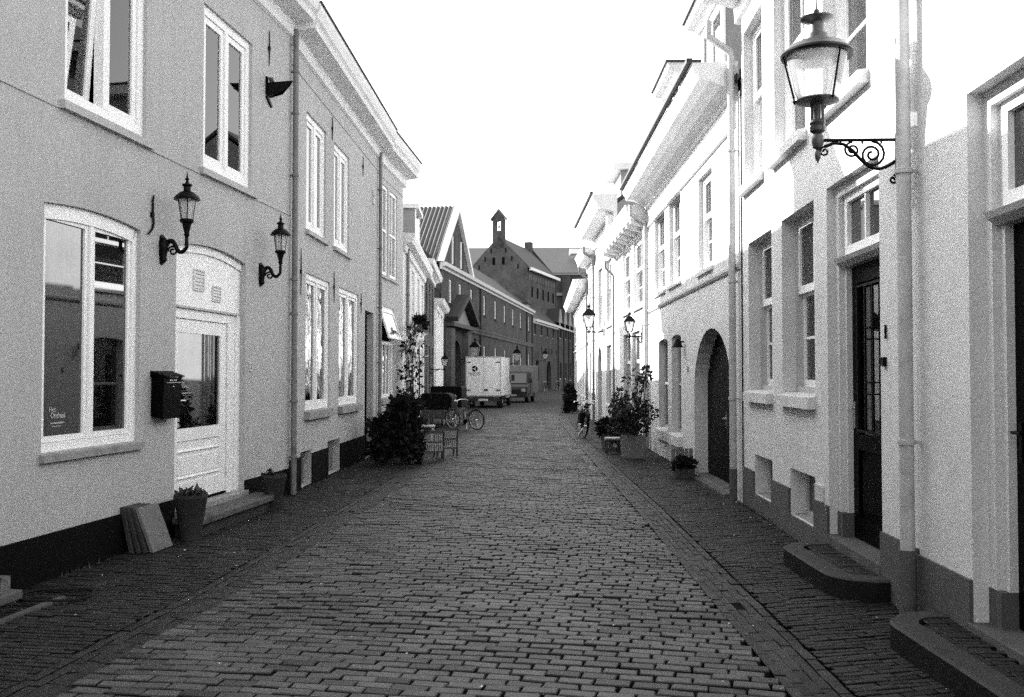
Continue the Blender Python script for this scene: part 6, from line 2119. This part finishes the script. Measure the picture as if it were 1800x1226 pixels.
# ================================================================ STONE STEPS WITH BRICK TREADS
def brick_step(y0, y1, x_out, z, label, wall_fn):
    """Kerb of blue stone with rounded corners round a bed of bricks, built against the wall."""
    cy_ = (y0 + y1) / 2
    t = thing('entrance_step', label, 'step', (x_out + 0.2, cy_, 0))
    r = 0.38
    kw = 0.17
    n = 8

    def outline(inset):
        rr = max(0.03, r - inset)
        xo = x_out + inset
        ya, yb = y0 + inset, y1 - inset
        pts = [(wall_fn(yb) + 0.0, yb)]
        for k in range(n + 1):
            a = R(90 + 90 * k / n)
            pts.append((xo + rr + rr * math.cos(a), yb - rr + rr * math.sin(a)))
        for k in range(n + 1):
            a = R(180 + 90 * k / n)
            pts.append((xo + rr + rr * math.cos(a), ya + rr + rr * math.sin(a)))
        pts.append((wall_fn(ya) + 0.0, ya))
        return pts
    o0, o1, o2 = outline(0), outline(0.014), outline(kw)
    wobble = [(random.uniform(-0.006, 0.006), random.uniform(-0.006, 0.006)) for _ in o0]
    o0 = [(p[0] + q[0], p[1] + q[1]) for p, q in zip(o0, wobble)]
    o1 = [(p[0] + q[0] * 1.3, p[1] + q[1] * 1.3) for p, q in zip(o1, wobble)]
    m = MB()
    k = len(o0)
    vs = [(x, y, -0.03) for x, y in o0] + [(x, y, z - 0.016) for x, y in o0] + [(x, y, z) for x, y in o1] + [(x, y, z) for x, y in o2] + [(x, y, z - 0.06) for x, y in o2]
    fs = []
    for l in range(1, 4):
        for i in range(k - 1):
            fs.append((l * k + i, l * k + i + 1, (l + 1) * k + i + 1, (l + 1) * k + i))
    m.raw(vs, fs)
    m.build('kerb', 'blue_stone', t, smooth=True)
    m = MB()
    n_s = k - 1
    for i in range(n_s):                       # riser in darker stone than the kerb top, a little uneven
        a, b = o0[i], o0[i + 1]
        m.poly([(a[0], a[1], -0.03), (b[0], b[1], -0.03), (b[0], b[1], z - 0.0165), (a[0], a[1], z - 0.0165)])
    m.build('riser', 'dark_stone', t, smooth=True)
    ya, yb = y0 + kw, y1 - kw
    MB().poly([(x_out + kw, ya, z - 0.028), (wall_fn(cy_) + 0.02, ya, z - 0.028), (wall_fn(cy_) + 0.02, yb, z - 0.028), (x_out + kw, yb, z - 0.028)]).build('bedding', 'joint_sand', t)
    protos = []
    for _ in range(6):
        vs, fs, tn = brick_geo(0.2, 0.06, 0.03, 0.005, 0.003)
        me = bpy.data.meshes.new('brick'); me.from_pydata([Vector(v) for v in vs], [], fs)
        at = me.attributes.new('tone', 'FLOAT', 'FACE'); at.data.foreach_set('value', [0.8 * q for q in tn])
        me.materials.append(MATS['path_brick']); protos.append(me)
    b0 = BASE[t.name]

    def put(x, y, ang, ln):
        q = r - kw
        for yc, sg in ((y0 + r, -1), (y1 - r, 1)):
            dy = (y - yc) * sg
            dx = (x_out + r) - x
            if dy > 0 and dx > 0 and math.hypot(dx, dy) > q - 0.02:
                return
        o = bpy.data.objects.new('brick', random.choice(protos))
        o.location = Vector((x, y, z - 0.008 + random.gauss(0, 0.0015))) - b0
        o.rotation_euler = (random.gauss(0, 0.01), random.gauss(0, 0.01), ang + random.gauss(0, 0.01))
        o.scale = (ln / 0.2, 1, 1)
        o.parent = t
        C.objects.link(o)
    y = ya + 0.16
    while y < yb - 0.12:                       # edging course along the kerb
        put(x_out + kw + 0.035, y + 0.1, R(90), 0.2)
        y += 0.208
    y = ya + 0.05
    kk = 0
    while y < yb - 0.03:
        x = x_out + kw + 0.07 + (0 if kk % 2 else -0.08)
        xe = wall_fn(y) - 0.012
        while x < xe - 0.04:
            a, b = max(x, x_out + kw + 0.072), min(x + 0.2, xe)
            if b - a > 0.04:
                put((a + b) / 2, y, 0, b - a)
            x += 0.208
        y += 0.066
        kk += 1
    return t


rw = lambda y: 2.594 + 0.04 * y - 0.02
brick_step(7.36, 9.12, 2.46, 0.165, 'rounded stone step with brick tread before house number 1', rw)
brick_step(3.9, 6.45, 2.38, 0.165, 'rounded stone step with brick tread at the bottom right corner', rw)

# ================================================================ LITTER, WEEDS AND DUST ALONG THE WALLS
m = MB()
random.seed(17)
for _ in range(300):
    y = 5 + 22 * random.random() ** 1.6
    x = random.choice([wall_left(y) + abs(random.gauss(0, 0.5)), random.uniform(lane_left(y) - 0.4, lane_right(y) + 0.4), wall_right(y) - abs(random.gauss(0, 0.35))])
    s = random.uniform(0.003, 0.010) * (1 + y / 25)
    a = random.uniform(0, 6.28)
    z = 0.014
    d1, d2 = Vector((math.cos(a), math.sin(a), random.uniform(-.2, .4))) * s, Vector((-math.sin(a), math.cos(a), random.uniform(-.2, .4))) * s * random.uniform(0.4, 0.9)
    p = Vector((x, y, z))
    m.poly([p - d1, p - d2, p + d1, p + d2])
o = m.build('petals', 'petal', None)
structure(o, 'stuff')
o['label'] = 'pale fallen petals and crumbs scattered over the paving'
o['category'] = 'petals'
m = MB()
for _ in range(2600):
    left = random.random() < 0.6
    y = 6 + 20 * random.random()
    dens = math.sin(y * 2.3) + math.sin(y * 5.1 + 1) + random.gauss(0, 0.5)
    if dens < 0.2:
        continue
    x = wall_left(y) + 0.03 + abs(random.gauss(0, 0.03)) if left else wall_right(y) - 0.03 - abs(random.gauss(0, 0.02))
    hgt = random.uniform(0.02, 0.07)
    a = random.uniform(0, 6.28)
    p = Vector((x, y, 0.0))
    q = p + Vector((math.cos(a) * 0.03, math.sin(a) * 0.03, hgt))
    sd = Vector((-math.sin(a), math.cos(a), 0)) * 0.006
    m.poly([p - sd, p + sd, q], random.uniform(0.6, 1.6))
o = m.build('weeds', 'leaf_mid', None, tone=True)
structure(o, 'stuff')
o['label'] = 'short weeds growing along the foot of the walls'
o['category'] = 'weeds'
